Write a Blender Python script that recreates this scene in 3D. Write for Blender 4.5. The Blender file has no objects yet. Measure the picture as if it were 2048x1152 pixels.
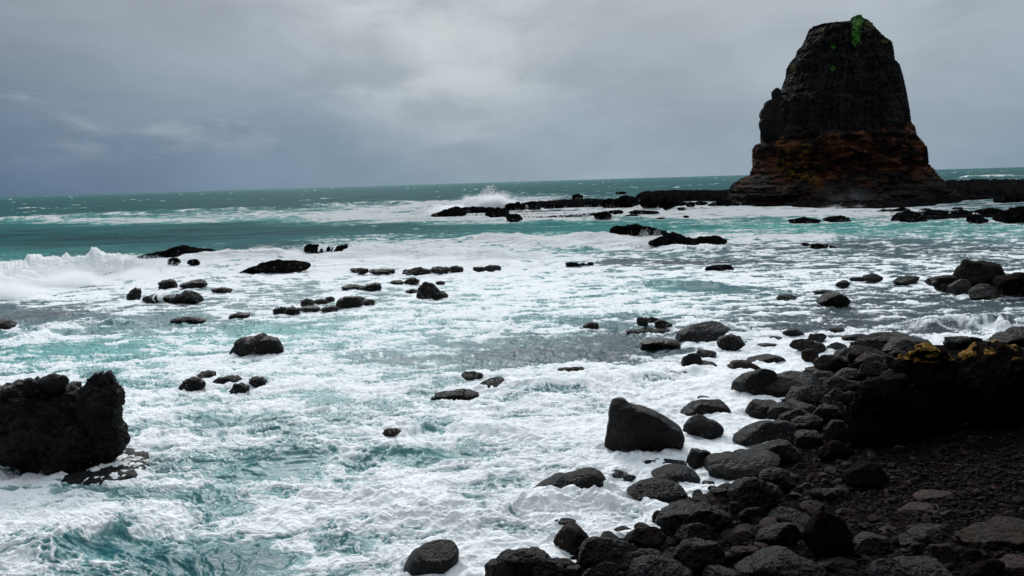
import bpy, math, zlib
import numpy as np
from mathutils import Matrix, Vector

# ------------------------------------------------------------------ camera, sky, sun, exposure
scene = bpy.context.scene
COL = scene.collection
H_CAM = 5.0
FPX = 1593.0                      # focal length in pixels of the 2048 wide photograph
PITCH = math.atan(212.5 / FPX)
ROLL = math.radians(1.65)
CAM = np.array([0.0, 0.0, H_CAM])
_r = np.array([1.0, 0, 0]); _f = np.array([0, math.cos(PITCH), -math.sin(PITCH)]); _u = np.array([0, math.sin(PITCH), math.cos(PITCH)])
RV = math.cos(ROLL) * _r - math.sin(ROLL) * _u
UV = math.sin(ROLL) * _r + math.cos(ROLL) * _u
cam_d = bpy.data.cameras.new('camera'); cam = bpy.data.objects.new('camera', cam_d); COL.objects.link(cam)
M = Matrix(((RV[0], UV[0], -_f[0], 0), (RV[1], UV[1], -_f[1], 0), (RV[2], UV[2], -_f[2], H_CAM), (0, 0, 0, 1)))
cam.matrix_world = M
cam_d.sensor_width = 36; cam_d.lens = FPX / 2048 * 36; cam_d.clip_end = 60000; cam_d.clip_start = 0.05
scene.camera = cam

def ray(px, py):
    d = _f * FPX + RV * (px - 1024) + UV * (576 - py)
    return d / np.linalg.norm(d)
def on_plane_y(px, py, Y):
    d = ray(px, py); return CAM + d * (Y / d[1])
def on_water(px, py, z=0.0):
    d = ray(px, py); return CAM + d * ((z - H_CAM) / d[2])
def project(P):
    d = P - CAM
    zf = np.maximum(d @ _f, 1e-3)
    return 1024 + FPX * (d @ RV) / zf, 576 - FPX * (d @ UV) / zf

scene.view_settings.view_transform = 'Standard'; scene.view_settings.look = 'None'
scene.view_settings.exposure = 0.0; scene.view_settings.gamma = 1.0
SUN_EL, SUN_AZ = math.radians(38), math.radians(-12)      # behind thin cloud, ahead and a little left
sd = bpy.data.lights.new('sun', 'SUN'); sd.energy = 1.85; sd.angle = math.radians(18); sd.color = (1.0, 0.97, 0.93)
sun = bpy.data.objects.new('sun', sd); COL.objects.link(sun)
sdir = Vector((math.sin(SUN_AZ) * math.cos(SUN_EL), math.cos(SUN_AZ) * math.cos(SUN_EL), math.sin(SUN_EL)))
sun.rotation_euler = sdir.to_track_quat('Z', 'Y').to_euler()
scene.cycles.volume_bounces = 8
scene.cycles.volume_step_rate = 1.0
scene.cycles.max_bounces = 10; scene.cycles.diffuse_bounces = 5; scene.cycles.transmission_bounces = 6

class NT:
    """small helper to write node trees"""
    def __init__(s, tree):
        s.t = tree; tree.nodes.clear()
    def n(s, typ, props=None, **ins):
        nd = s.t.nodes.new(typ)
        for k, v in (props or {}).items(): setattr(nd, k, v)
        for k, v in ins.items():
            key = int(k[1:]) if k[0] == 'i' and k[1:].isdigit() else k.replace('_', ' ')
            sock = nd.inputs[key]
            if isinstance(v, bpy.types.NodeSocket): s.t.links.new(v, sock)
            else: sock.default_value = v
        return nd
    def math(s, op, a, b=0.0, c=None, clamp=False):
        k = dict(i0=a, i1=b)
        if c is not None: k['i2'] = c
        return s.n('ShaderNodeMath', {'operation': op, 'use_clamp': clamp}, **k).outputs[0]
    def vmath(s, op, a, b=(0, 0, 0)):
        return s.n('ShaderNodeVectorMath', {'operation': op}, i0=a, i1=b)
    def ss(s, v, lo, hi, a=0.0, b=1.0):
        return s.n('ShaderNodeMapRange', {'interpolation_type': 'SMOOTHSTEP'}, Value=v, From_Min=lo, From_Max=hi, To_Min=a, To_Max=b).outputs[0]
    def mix(s, f, a, b):
        nd = s.t.nodes.new('ShaderNodeMix'); nd.data_type = 'RGBA'
        for sock, v in ((nd.inputs[0], f), (nd.inputs[6], a), (nd.inputs[7], b)):
            if isinstance(v, bpy.types.NodeSocket): s.t.links.new(v, sock)
            else: sock.default_value = (tuple(v) + (1,))[:4] if isinstance(v, tuple) else v
        return nd.outputs[2]
    def noise(s, vec, scale, detail=4, rough=0.55, dist=0.0):
        return s.n('ShaderNodeTexNoise', None, Vector=vec, Scale=scale, Detail=float(detail), Roughness=rough, Distortion=dist)
    def mapping(s, vec, scale=(1, 1, 1), loc=(0, 0, 0)):
        return s.n('ShaderNodeMapping', None, Vector=vec, Location=loc, Scale=scale).outputs[0]

world = bpy.data.worlds.new('World'); scene.world = world; world.use_nodes = True
W = NT(world.node_tree)
sky = W.n('ShaderNodeTexSky', {'sky_type': 'NISHITA', 'sun_disc': False, 'sun_elevation': SUN_EL, 'sun_rotation': SUN_AZ})
tc = W.n('ShaderNodeTexCoord').outputs['Generated']
sep = W.n('ShaderNodeSeparateXYZ', None, Vector=tc)
zz = sep.outputs[2]; xx = sep.outputs[0]; yy = sep.outputs[1]
# large soft clouds, flattened towards the horizon
cvec = W.mapping(tc, scale=(1.0, 1.0, 2.6))
c1 = W.noise(cvec, 2.3, 6, 0.5, 0.25).outputs[0]
c2 = W.noise(W.mapping(tc, scale=(1, 1, 2.2), loc=(3.1, 1.7, 0.4)), 6.5, 7, 0.55, 0.35).outputs[0]
el = W.ss(W.math('ADD', zz, W.math('MULTIPLY', W.math('SUBTRACT', c1, 0.5), 0.12)), -0.01, 0.24)
left = W.ss(xx, -0.05, -0.62)
low = W.mix(left, (0.255, 0.345, 0.44), (0.105, 0.172, 0.272))
high = W.mix(left, (0.41, 0.458, 0.50), (0.295, 0.34, 0.398))
base = W.mix(el, low, high)
# brightening around the hidden sun
def lobe(px, py, w0, w1):
    d = ray(px, py)
    dot = W.vmath('DOT_PRODUCT', W.vmath('NORMALIZE', tc).outputs[0], tuple(d)).outputs['Value']
    return W.ss(dot, math.cos(math.radians(w0)), math.cos(math.radians(w1)))
b1 = W.math('MULTIPLY', lobe(880, 0, 12, 1), W.ss(c2, 0.36, 0.66, 0.3, 1.0))
base = W.mix(W.math('MULTIPLY', b1, 0.7), base, (0.62, 0.66, 0.68))
b2 = lobe(1380, 120, 24, 4)
base = W.mix(W.math('MULTIPLY', b2, 0.25), base, (0.50, 0.54, 0.57))
# tonal variation of the deck
var = W.math('ADD', W.ss(c1, 0.3, 0.72, 0.93, 1.06), W.ss(c2, 0.3, 0.75, -0.09, 0.08))
base = W.n('ShaderNodeVectorMath', {'operation': 'SCALE'}, i0=base, Scale=var).outputs[0]
# small pale wisps low on the left
wn = W.noise(W.mapping(tc, scale=(1.0, 1.0, 2.6), loc=(0.75, 0.2, 0.33)), 9.0, 8, 0.6, 0.3).outputs[0]
wb = W.math('MULTIPLY', W.ss(zz, 0.02, 0.075), W.ss(zz, 0.145, 0.09))
wb = W.math('MULTIPLY', wb, W.ss(xx, -0.05, -0.25, 0.35, 1.0))
wis = W.math('MULTIPLY', W.ss(wn, 0.50, 0.68), wb)
base = W.mix(W.math('MULTIPLY', wis, 0.5), base, (0.38, 0.43, 0.485))
# deck overhead is brighter than the sky near the horizon
up = W.math('MULTIPLY', W.ss(zz, 0.27, 0.85, 1.0, 3.0), W.ss(yy, 0.15, -0.4, 1.0, 0.6))
base = W.n('ShaderNodeVectorMath', {'operation': 'SCALE'}, i0=base, Scale=up).outputs[0]
cloud = W.n('ShaderNodeBackground', None, Color=base, Strength=1.0)
nish = W.n('ShaderNodeBackground', None, Color=sky.outputs[0], Strength=0.1)
ms = W.n('ShaderNodeMixShader', None, Fac=0.994, i1=nish.outputs[0], i2=cloud.outputs[0])
W.n('ShaderNodeOutputWorld', None, Surface=ms.outputs[0])

# ------------------------------------------------------------------ numpy noise
rng = np.random.RandomState(7)
PERM = rng.permutation(256).astype(np.int32); PERM = np.concatenate([PERM, PERM, PERM[:2]])
_a = rng.rand(256) * 2 * np.pi
G2 = np.stack([np.cos(_a), np.sin(_a)], 1).astype(np.float32)
_g = rng.normal(size=(256, 3)); G3 = (_g / np.linalg.norm(_g, axis=1, keepdims=True)).astype(np.float32)
def n2(x, y):
    xi = np.floor(x).astype(np.int32); yi = np.floor(y).astype(np.int32)
    xf = (x - xi).astype(np.float32); yf = (y - yi).astype(np.float32)
    u = xf * xf * xf * (xf * (xf * 6 - 15) + 10); v = yf * yf * yf * (yf * (yf * 6 - 15) + 10)
    X = xi & 255; Y = yi & 255
    def g(ax, ay):
        h = PERM[PERM[X + ax] + ((Y + ay) & 255)]
        gg = G2[h]; return gg[..., 0] * (xf - ax) + gg[..., 1] * (yf - ay)
    a = g(0, 0); b = g(1, 0); c = g(0, 1); d = g(1, 1)
    return ((a + u * (b - a)) * (1 - v) + (c + u * (d - c)) * v) * 1.5
def f2(x, y, o=4, r=0.5, l=2.03, ridge=False):
    s = 0; a = 1; t = 0
    for i in range(o):
        n = n2(x + i * 17.3, y + i * 5.7)
        if ridge: n = 1 - 2 * np.abs(n)
        s = s + a * n; t += a; a *= r; x = x * l; y = y * l
    return s / t
def n3(P):
    I = np.floor(P).astype(np.int32); F = (P - I).astype(np.float32)
    U = F * F * F * (F * (F * 6 - 15) + 10); I = I & 255
    def g(a, b, c):
        h = PERM[PERM[PERM[I[:, 0] + a] + ((I[:, 1] + b) & 255)] + ((I[:, 2] + c) & 255)]
        gg = G3[h]; return gg[:, 0] * (F[:, 0] - a) + gg[:, 1] * (F[:, 1] - b) + gg[:, 2] * (F[:, 2] - c)
    u, v, w = U[:, 0], U[:, 1], U[:, 2]
    def L(a, b, t): return a + t * (b - a)
    return L(L(L(g(0,0,0), g(1,0,0), u), L(g(0,1,0), g(1,1,0), u), v), L(L(g(0,0,1), g(1,0,1), u), L(g(0,1,1), g(1,1,1), u), v), w) * 1.5
def f3(P, o=4, r=0.5, ridge=False):
    s = 0; a = 1; t = 0
    for i in range(o):
        n = n3(P + i * 11.7)
        if ridge: n = 1 - 2 * np.abs(n)
        s = s + a * n; t += a; a *= r; P = P * 2.03
    return s / t
def sstep(x, a, b):
    t = np.clip((x - a) / (b - a), 0, 1); return t * t * (3 - 2 * t)

# ------------------------------------------------------------------ mesh helpers
def mesh_from(name, V, F, mat, smooth=True, attrs=None):
    """V (n,3), F (m,k) -> mesh"""
    me = bpy.data.meshes.new(name)
    V = np.asarray(V, np.float32); F = np.asarray(F, np.int32); k = F.shape[1]
    me.vertices.add(len(V)); me.vertices.foreach_set('co', V.ravel())
    me.loops.add(F.size); me.loops.foreach_set('vertex_index', F.ravel())
    me.polygons.add(len(F)); me.polygons.foreach_set('loop_start', np.arange(0, F.size, k, dtype=np.int32))
    me.polygons.foreach_set('use_smooth', np.full(len(F), smooth))
    me.update(calc_edges=True)
    for an, arr in (attrs or {}).items():
        at = me.attributes.new(an, 'FLOAT', 'POINT'); at.data.foreach_set('value', np.asarray(arr, np.float32).ravel())
    me.materials.append(mat)
    return me
def link(name, me, loc=(0, 0, 0), parent=None):
    o = bpy.data.objects.new(name, me); COL.objects.link(o); o.location = loc
    if parent: o.parent = parent
    return o
def tag(o, label=None, cat=None, group=None, kind=None):
    if label: o['label'] = label
    if cat: o['category'] = cat
    if group: o['group'] = group
    if kind: o['kind'] = kind
    return o
_ico = {}
def ico(n):
    if n in _ico: return _ico[n]
    if n == 0:
        t = (1 + 5 ** .5) / 2
        V = np.array([(-1,t,0),(1,t,0),(-1,-t,0),(1,-t,0),(0,-1,t),(0,1,t),(0,-1,-t),(0,1,-t),(t,0,-1),(t,0,1),(-t,0,-1),(-t,0,1)], float)
        F = np.array([(0,11,5),(0,5,1),(0,1,7),(0,7,10),(0,10,11),(1,5,9),(5,11,4),(11,10,2),(10,7,6),(7,1,8),(3,9,4),(3,4,2),(3,2,6),(3,6,8),(3,8,9),(4,9,5),(2,4,11),(6,2,10),(8,6,7),(9,8,1)])
    else:
        V, F = ico(n - 1)
        E = np.sort(np.concatenate([F[:, [0, 1]], F[:, [1, 2]], F[:, [2, 0]]]), axis=1)
        uq, inv = np.unique(E, axis=0, return_inverse=True); inv = inv.ravel()
        mid = (V[uq[:, 0]] + V[uq[:, 1]]) / 2; base_i = len(V); m = len(F)
        a, b, c = inv[:m] + base_i, inv[m:2*m] + base_i, inv[2*m:] + base_i
        V = np.concatenate([V, mid])
        F = np.concatenate([np.stack([F[:, 0], a, c], 1), np.stack([F[:, 1], b, a], 1), np.stack([F[:, 2], c, b], 1), np.stack([a, b, c], 1)])
    V = V / np.linalg.norm(V, axis=1, keepdims=True)
    _ico[n] = (V, F); return V, F
def normals(V, F):
    n = np.cross(V[F[:, 1]] - V[F[:, 0]], V[F[:, 2]] - V[F[:, 0]])
    out = np.zeros_like(V)
    for k in range(F.shape[1]): np.add.at(out, F[:, k], n)
    return out / np.maximum(np.linalg.norm(out, axis=1, keepdims=True), 1e-9)

# ------------------------------------------------------------------ materials
def rock_mat(name, dark, light, warm=None, rough=(0.32, 0.62), scale=1.0, bump=0.5, spec=0.5):
    m = bpy.data.materials.new(name); m.use_nodes = True; T = NT(m.node_tree)
    co = T.n('ShaderNodeTexCoord').outputs['Object']
    a = T.noise(co, 2.2 * scale, 8, 0.6, 0.4).outputs[0]
    b = T.noise(co, 11 * scale, 6, 0.65).outputs[0]
    fine = T.noise(co, 55 * scale, 4, 0.7).outputs[0]
    warpv = T.vmath('ADD', co, T.n('ShaderNodeVectorMath', {'operation': 'SCALE'}, i0=T.noise(co, 3 * scale, 3).outputs[1], Scale=0.35 / scale).outputs[0]).outputs[0]
    vor = T.n('ShaderNodeTexVoronoi', {'feature': 'DISTANCE_TO_EDGE'}, Vector=T.mapping(warpv, scale=(1, 1, 1.7)), Scale=2.1 * scale).outputs[0]
    crack = T.ss(vor, 0.0, 0.045)
    col = T.mix(T.ss(a, 0.35, 0.68), tuple(v * .8 for v in dark), tuple(v * .85 for v in light))
    if warm: col = T.mix(T.math('MULTIPLY', T.ss(b, 0.5, 0.7), T.ss(a, 0.62, 0.45)), col, warm)
    sp = T.ss(fine, 0.6, 0.78)
    col = T.mix(T.math('MULTIPLY', sp, 0.12), col, tuple(min(1, c * 2.2) for c in light))
    h = T.math('ADD', T.math('MULTIPLY', a, 0.9), T.math('MULTIPLY', b, 0.40))
    h = T.math('ADD', h, T.math('MULTIPLY', fine, 0.12))
    h = T.math('ADD', h, T.math('MULTIPLY', crack, 0.10))
    bp = T.n('ShaderNodeBump', None, Strength=bump, Distance=0.14 / scale, Height=h)
    r = T.ss(T.math('ADD', T.math('MULTIPLY', a, 0.5), T.math('MULTIPLY', b, 0.5)), 0.36, 0.62, rough[0], rough[1])
    p = T.n('ShaderNodeBsdfPrincipled', None, Base_Color=col, Roughness=r, Normal=bp.outputs[0])
    p.inputs['Specular IOR Level'].default_value = spec
    T.n('ShaderNodeOutputMaterial', None, Surface=p.outputs[0])
    return m
ROCK = {
 'wet': rock_mat('wet_basalt', (0.0028, 0.0028, 0.0033), (0.0082, 0.0080, 0.0090), (0.018, 0.012, 0.009), rough=(0.28, 0.66), spec=0.2, bump=0.9),
 'far': rock_mat('far_basalt', (0.004, 0.004, 0.0044), (0.0135, 0.0128, 0.0132), rough=(0.6, 0.9), scale=0.35, bump=1.0, spec=0.0),
 'brown': rock_mat('brown_stone', (0.011, 0.0065, 0.005), (0.032, 0.019, 0.014), (0.045, 0.020, 0.011), rough=(0.45, 0.75), spec=0.15, bump=0.8),
 'grey': rock_mat('grey_basalt', (0.0035, 0.0039, 0.0049), (0.0115, 0.0122, 0.0150), (0.024, 0.018, 0.015), rough=(0.3, 0.68), spec=0.2, bump=0.8),
 'red': rock_mat('reddish_stone', (0.010, 0.004, 0.0035), (0.026, 0.010, 0.008), spec=0.2),
 'pink': rock_mat('pinkish_stone', (0.028, 0.017, 0.016), (0.070, 0.042, 0.039), (0.05, 0.026, 0.02), rough=(0.6, 0.85), spec=0.15),
 'dark': rock_mat('dark_outcrop', (0.004, 0.0032, 0.003), (0.0145, 0.0105, 0.0085), (0.024, 0.012, 0.007), rough=(0.6, 0.9), spec=0.03, bump=0.8),
}
def simple_mat(name, c1, c2, scale, rough=0.9, bump=0.4, dist=0.03):
    m = bpy.data.materials.new(name); m.use_nodes = True; T = NT(m.node_tree)
    co = T.n('ShaderNodeTexCoord').outputs['Object']
    a = T.noise(co, scale, 6, 0.65).outputs[0]
    bp = T.n('ShaderNodeBump', None, Strength=bump, Distance=dist, Height=a)
    p = T.n('ShaderNodeBsdfPrincipled', None, Base_Color=T.mix(T.ss(a, 0.35, 0.65), c1, c2), Roughness=rough, Normal=bp.outputs[0])
    p.inputs['Specular IOR Level'].default_value = 0.3
    T.n('ShaderNodeOutputMaterial', None, Surface=p.outputs[0]); return m
LICHEN = simple_mat('yellow_lichen', (0.06, 0.03, 0.004), (0.27, 0.14, 0.010), 30)
GRASS = simple_mat('green_grass', (0.010, 0.040, 0.004), (0.038, 0.15, 0.008), 2.2)
OLIVE = simple_mat('olive_scrub', (0.02, 0.022, 0.005), (0.055, 0.05, 0.010), 1.6)
FOAMM = simple_mat('white_foam', (0.62, 0.66, 0.66), (0.85, 0.86, 0.86), 6, rough=0.6)
DROPM = bpy.data.materials.new('water_drops'); DROPM.use_nodes = True; T = NT(DROPM.node_tree)
ms_ = T.n('ShaderNodeMixShader', None, Fac=0.5, i1=T.n('ShaderNodeBsdfDiffuse', None, Color=(.97, .98, .98, 1)).outputs[0], i2=T.n('ShaderNodeBsdfTranslucent', None, Color=(.97, .98, .98, 1)).outputs[0])
T.n('ShaderNodeOutputMaterial', None, Surface=ms_.outputs[0])

# ------------------------------------------------------------------ shore shape
SHORE_PX = [(760,1400),(880,1230),(1010,1165),(1130,1135),(1175,1085),(1290,1065),(1325,1035),(1385,1005),(1455,975),(1540,905),(1560,850),(1555,800),(1640,752),(1680,712),(1730,690),(1900,690),(2060,672),(2500,640)]
SH = np.array([on_water(*p)[:2] for p in SHORE_PX])
SH = np.concatenate([[[-14.0, -6.0], [-6.0, 3.5]], SH[1:], [SH[-1] + (30, 6)]])
def shore_dist(x, y):
    best = np.full(x.shape, 1e9); sgn = np.ones(x.shape)
    for i in range(len(SH) - 1):
        a = SH[i]; b = SH[i + 1]; ab = b - a
        t = np.clip(((x - a[0]) * ab[0] + (y - a[1]) * ab[1]) / (ab @ ab), 0, 1)
        dx = x - a[0] - t * ab[0]; dy = y - a[1] - t * ab[1]; d = np.hypot(dx, dy)
        s = np.sign(ab[1] * (x - a[0]) - ab[0] * (y - a[1])); s[s == 0] = 1
        m = d < best; best = np.where(m, d, best); sgn = np.where(m, s, sgn)
    return best * sgn
def ground_z(x, y, detail=True):
    s = shore_dist(x, y)
    z = np.where(s > 0, 0.17 * s - 0.02, np.maximum(0.45 * s - 0.02, -1.6))
    z = np.where(s > 9, 0.17 * 9 + (s - 9) * 0.08, z)
    if detail:
        z = z + 0.05 * f2(x * 1.1, y * 1.1, 4) * sstep(s, -1, 1)
        z = z + (0.05 * f2(x * 3, y * 3, 4, ridge=True) + 0.012 * f2(x * 14, y * 14, 3)) * sstep(s, -0.5, 0.5)
    return z
def hit(px, py):
    """point where the view ray meets the water or the beach"""
    d = ray(px, py)
    t = np.arange(3, 400, 0.03)
    P = CAM[None] + d[None] * t[:, None]
    g = np.maximum(ground_z(P[:, 0], P[:, 1], False), 0.0)
    k = np.argmax(P[:, 2] <= g)
    if P[k, 2] > g[k]: return on_water(px, py)
    return P[k]

# ------------------------------------------------------------------ rocks
WET_ROCKS = []      # (x, y, radius x, radius y) for the foam around them
ALLV = []
def bbox_outline(x0, y0, x1, y1, peak=0.5, R=None, rag=0.16):
    """rounded boulder outline filling a pixel box, with its highest point at peak"""
    n = 18; out = []
    cx = x0 + (x1 - x0) * peak; w0 = cx - x0; w1 = x1 - cx; h = y1 - y0; cy = y0 + h * 0.62
    for i in range(n):
        a = 2 * math.pi * i / n; c, s = math.cos(a), math.sin(a)
        e = 0.8
        c2 = math.copysign(abs(c) ** e, c); s2 = math.copysign(abs(s) ** e, s)
        k = 1 + (R.rand() - 0.5) * rag
        px = cx + (w1 if c > 0 else w0) * c2 * k
        py = cy - (h * 0.62 if s > 0 else h * 0.42) * s2 * k
        out.append((px, py))
    return out
def star(outline, Yc, D, sub, R, lump=0.1, boxy=0.75, facets=7, fine=0.5, seedoff=0.0, billow=0.0, freq=1.3):
    V0, F = ico(sub)
    W3 = np.array([on_plane_y(px, py, Yc) for px, py in outline])
    P = W3[:, [0, 2]]
    c = (P.max(0) + P.min(0)) / 2
    c = (c + P.mean(0)) / 2
    th = np.arctan2(P[:, 1] - c[1], P[:, 0] - c[0]); rr = np.hypot(P[:, 0] - c[0], P[:, 1] - c[1])
    o = np.argsort(th); th = th[o]; rr = rr[o]
    th = np.concatenate([[th[-1] - 2 * np.pi], th, [th[0] + 2 * np.pi]]); rr = np.concatenate([[rr[-1]], rr, [rr[0]]])
    a, b, d = V0[:, 0], V0[:, 2], V0[:, 1]
    t = np.arctan2(b, a); rho = np.hypot(a, b) ** boxy
    r = np.interp(t, th, rr) * rho
    dd = np.sign(d) * np.abs(d) ** 0.85
    Q = np.stack([np.cos(t) * r, dd * D, np.sin(t) * r], 1)
    # keep the back of the rock from being an exact mirror
    size = max(np.ptp(P[:, 0]), np.ptp(P[:, 1])) / 2
    mn = min(np.ptp(P[:, 0]), np.ptp(P[:, 1])) / 2
    sc = np.array([np.ptp(P[:, 0]) / 2, D, np.ptp(P[:, 1]) / 2])
    U = Q / sc
    for i in range(abs(facets)):                               # broken, slightly flat faces
        n = R.normal(size=3) * ((0.55, 1.0, 0.6) if facets > 0 else (0.5, 0.0, 0.5)); n[1] -= 0 if facets > 0 else 0.9
        n /= np.linalg.norm(n); h = R.uniform(0.5, 0.8) if abs(n[1]) > 0.6 else R.uniform(0.68, 0.9)
        k = np.maximum(U @ n - h, 0); U = U - np.outer(k * 0.88, n)
    Q = U * sc
    N = normals(Q, F)
    S = R.rand(3) * 50 + seedoff
    iso = (size * mn) ** 0.5
    Pn = Q / iso
    dsp = f3(Pn * freq + S, 4, 0.5) * lump + (f3(Pn * freq * 2.4 + S + 9, 5, 0.6, True) - 0.3) * lump * 0.55 * fine
    if billow: dsp = dsp + billow * (np.abs(f3(Pn * 1.5 + S + 31, 2)) * 2.6 + 0.5 * np.abs(f3(Pn * 4 + S + 13, 2)) * 2 - 0.45)
    Q = Q + N * (dsp * mn * 1.1)[:, None]
    return Q, F, np.array([c[0], Yc, c[1]])
def sub_for(px):
    return 3 if px < 26 else 4 if px < 60 else 5 if px < 190 else 6
def rock(label, shapes, mat='wet', name='boulder', depth=0.8, lump=0.12, boxy=0.75, facets=7, fine=0.6, group=None, cat='rock', base=None, fit=True, contact=0.85, water=True, billow=0.0, freq=1.3, rag=0.16):
    """one rock from one or several pixel outlines, set on the water or the beach at its lowest visible point"""
    R = np.random.RandomState(zlib.crc32(label.encode()) % 99991)
    Vs = []; Fs = []; off = 0; Yc0 = None
    for sh in shapes:
        dy = 0
        if isinstance(sh, dict): dy = sh.get('dy', 0); pts = sh['p']
        else: pts = sh
        if not isinstance(pts[0], (tuple, list)): pts = bbox_outline(*pts, R=R, rag=rag)
        arr = np.array(pts, float); x0, y0 = arr.min(0); x1, y1 = arr.max(0)
        by = base if base else y1
        Pf = hit((x0 + x1) / 2, by)
        wm = (x1 - x0) / FPX * Pf[1]; hm = (y1 - y0) / FPX * Pf[1]
        D = depth * 0.5 * min(wm, 3.2 * hm)
        D = max(D, 0.3 * wm * depth) if wm < 4 * hm else D
        Yc = Pf[1] + D * contact
        if Yc0 is None: Yc0 = Yc
        elif base or dy is not None: Yc = Yc0 + dy
        Q, F, c = star(pts, Yc, D, sub_for(max(x1 - x0, y1 - y0)), R, lump, boxy, facets, fine, billow=billow, freq=freq)
        if fit:
            for it in range(3):
                w = Q + c; g = Pf[2] - 0.05
                vis = w[:, 2] > g
                if vis.sum() < 8: break
                px, py = project(w[vis])
                sx = (x1 - x0) / max(np.ptp(px), 1e-3); sz = (by - y0) / max(by - py.min(), 1e-3)
                sx = np.clip(sx, 0.75, 1.3); sz = np.clip(sz, 0.7, 1.35)
                Q[:, 0] *= sx; zb = g - c[2]; Q[:, 2] = zb + (Q[:, 2] - zb) * np.where(Q[:, 2] > zb, sz, 1.0)
                w = Q + c; vis = w[:, 2] > g
                px, py = project(w[vis]); c = c.copy(); c[0] += ((x0 + x1) / 2 - (px.min() + px.max()) / 2) / FPX * c[1]
        # root the rock in the ground
        zmin = Pf[2] - 0.25 * hm - 0.1
        w = Q + c
        low = w[:, 2] < Pf[2] - 0.02
        Q[:, 2] = np.where(low, np.maximum(zmin, w[:, 2]) - c[2], Q[:, 2])
        Vs.append(Q + c); Fs.append(F + off); off += len(Q)
        if water and Pf[2] < 0.06: WET_ROCKS.append((c[0], Yc, wm / 2, D))
    V = np.concatenate(Vs); F = np.concatenate(Fs)
    org = np.array([V[:, 0].mean(), V[:, 1].mean(), Pf[2]])
    me = mesh_from(name, V - org, F, ROCK[mat])
    o = link(name, me, org)
    tag(o, label, cat, group)
    o['_k'] = 0; del o['_k']
    return o, V - org, F
def shell(parent, V, F, mask, name, mat, eps, label=None):
    """a thin layer lying on the chosen faces of a thing, as a part of it"""
    N = normals(V, F); C = V[F].mean(1); FN = N[F].mean(1)
    sel0 = F[mask(C, FN)]
    if len(sel0) < 6: return None
    for sel in pieces(sel0, len(V), 14, 10):
        uq, inv = np.unique(sel, return_inverse=True)
        o = link(name, mesh_from(name, V[uq] + N[uq] * eps, inv.reshape(sel.shape), mat), parent=parent)
        if label: o['label'] = label
def pieces(Fs, nv, most, least):
    """connected pieces of a set of faces, biggest first"""
    par = np.arange(nv)
    for _ in range(400):
        mn = par[Fs].min(1); old = par.copy()
        for k in range(3): np.minimum.at(par, Fs[:, k], mn)
        par = par[par]
        if (old == par).all(): break
    ids, ct = np.unique(par[Fs[:, 0]], return_counts=True); o = np.argsort(-ct)
    return [Fs[par[Fs[:, 0]] == ids[k]] for k in o[:most] if ct[k] >= least]
def ordn(i): return ['first','second','third','fourth','fifth','sixth','seventh','eighth','ninth','tenth','eleventh','twelfth','thirteenth','fourteenth','fifteenth','sixteenth','seventeenth','eighteenth'][i]
def row(what, boxes, group, mat='far', name='reef_rock', **kw):
    """a run of rocks, told apart by their order from the left"""
    boxes = sorted(boxes, key=lambda b: b[0] if not isinstance(b[0], tuple) else min(p[0] for p in b))
    res = []
    for i, b in enumerate(boxes):
        place = 'leftmost' if i == 0 else 'rightmost' if i == len(boxes) - 1 else ordn(i) + ' from the left'
        res.append(rock(place + ' of the ' + what, [b], mat=mat, name=name, group=group, **kw))
    return res

# ------------------------------------------------------------------ the sea
dys = np.concatenate([[0.12, 0.35, 0.6], np.arange(0.9, 60, 0.42), np.arange(60, 470, 0.66), np.arange(470, 760, 4)])[::-1]
Yr = H_CAM * (FPX / 2) / dys
tc_ = np.concatenate([np.linspace(-1.25, -0.72, 90)[:-1], np.linspace(-0.72, 0.72, 1130), np.linspace(0.72, 1.25, 90)[1:]])
YY, TT = np.meshgrid(Yr, tc_, indexing='ij'); XX = TT * YY
shp = XX.shape
x = XX.ravel(); y = YY.ravel()
px, py = project(np.stack([x, y, np.zeros_like(x)], 1))
# where the sea is white, teal, or milky: read off the photograph at coarse points, then spread over the water
rows = np.array([300,360,380,395,410,425,440,455,470,485,500,515,530,560,590,620,650,680,710,750,800,850,900,950,1000,1050,1100,1160,1600], float)
cols = np.arange(0, 2049, 256, dtype=float)
TF = """0 0 0 0 0 0 0 0 0|0 0 0 0 .5 1 1 1 3|0 0 1 1 1 2 2 2 4|1 1 1 1 6 4 4 4 4|1 1 2 6 8 7 8 8 5|1 3 5 7 8 8 9 7 6|5 5 4 7 7 5 5 5 5|1 1 1 3 2 2 4 4 4|1 1 1 2 5 8 6 5 4|1 1 2 8 8 9 7 4 4|2 2 6 9 8 6 5 4 4|3 8 9 9 9 4 5 5 4|9 10 8 9 9 6 5 5 4|10 9 7 7 8 7 6 6 4|9 7 6 6 8 6 4 4 3|3 6 6 7 7 7 4 3 3|4 4 5 6 6 3 4 4 4|5 5 6 6 5 2 5 5 7|5 5 6 5 2 4 8 8 8|7 6 8 6 6 8 9 9 9|8 7 6 6 7 8 10 9 9|5 6 6 7 8 9 9 9 9|4 6 5 5 6 9 9 9 9|5 7 5 6 6 9 9 9 9|8 7 6 7 8 9 9 9 9|8 7 7 8 7 9 9 9 9|8 5 5 6 8 9 9 9 9|8 4 4 7 9 9 9 9 9|8 6 6 7 9 9 9 9 9"""
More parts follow.
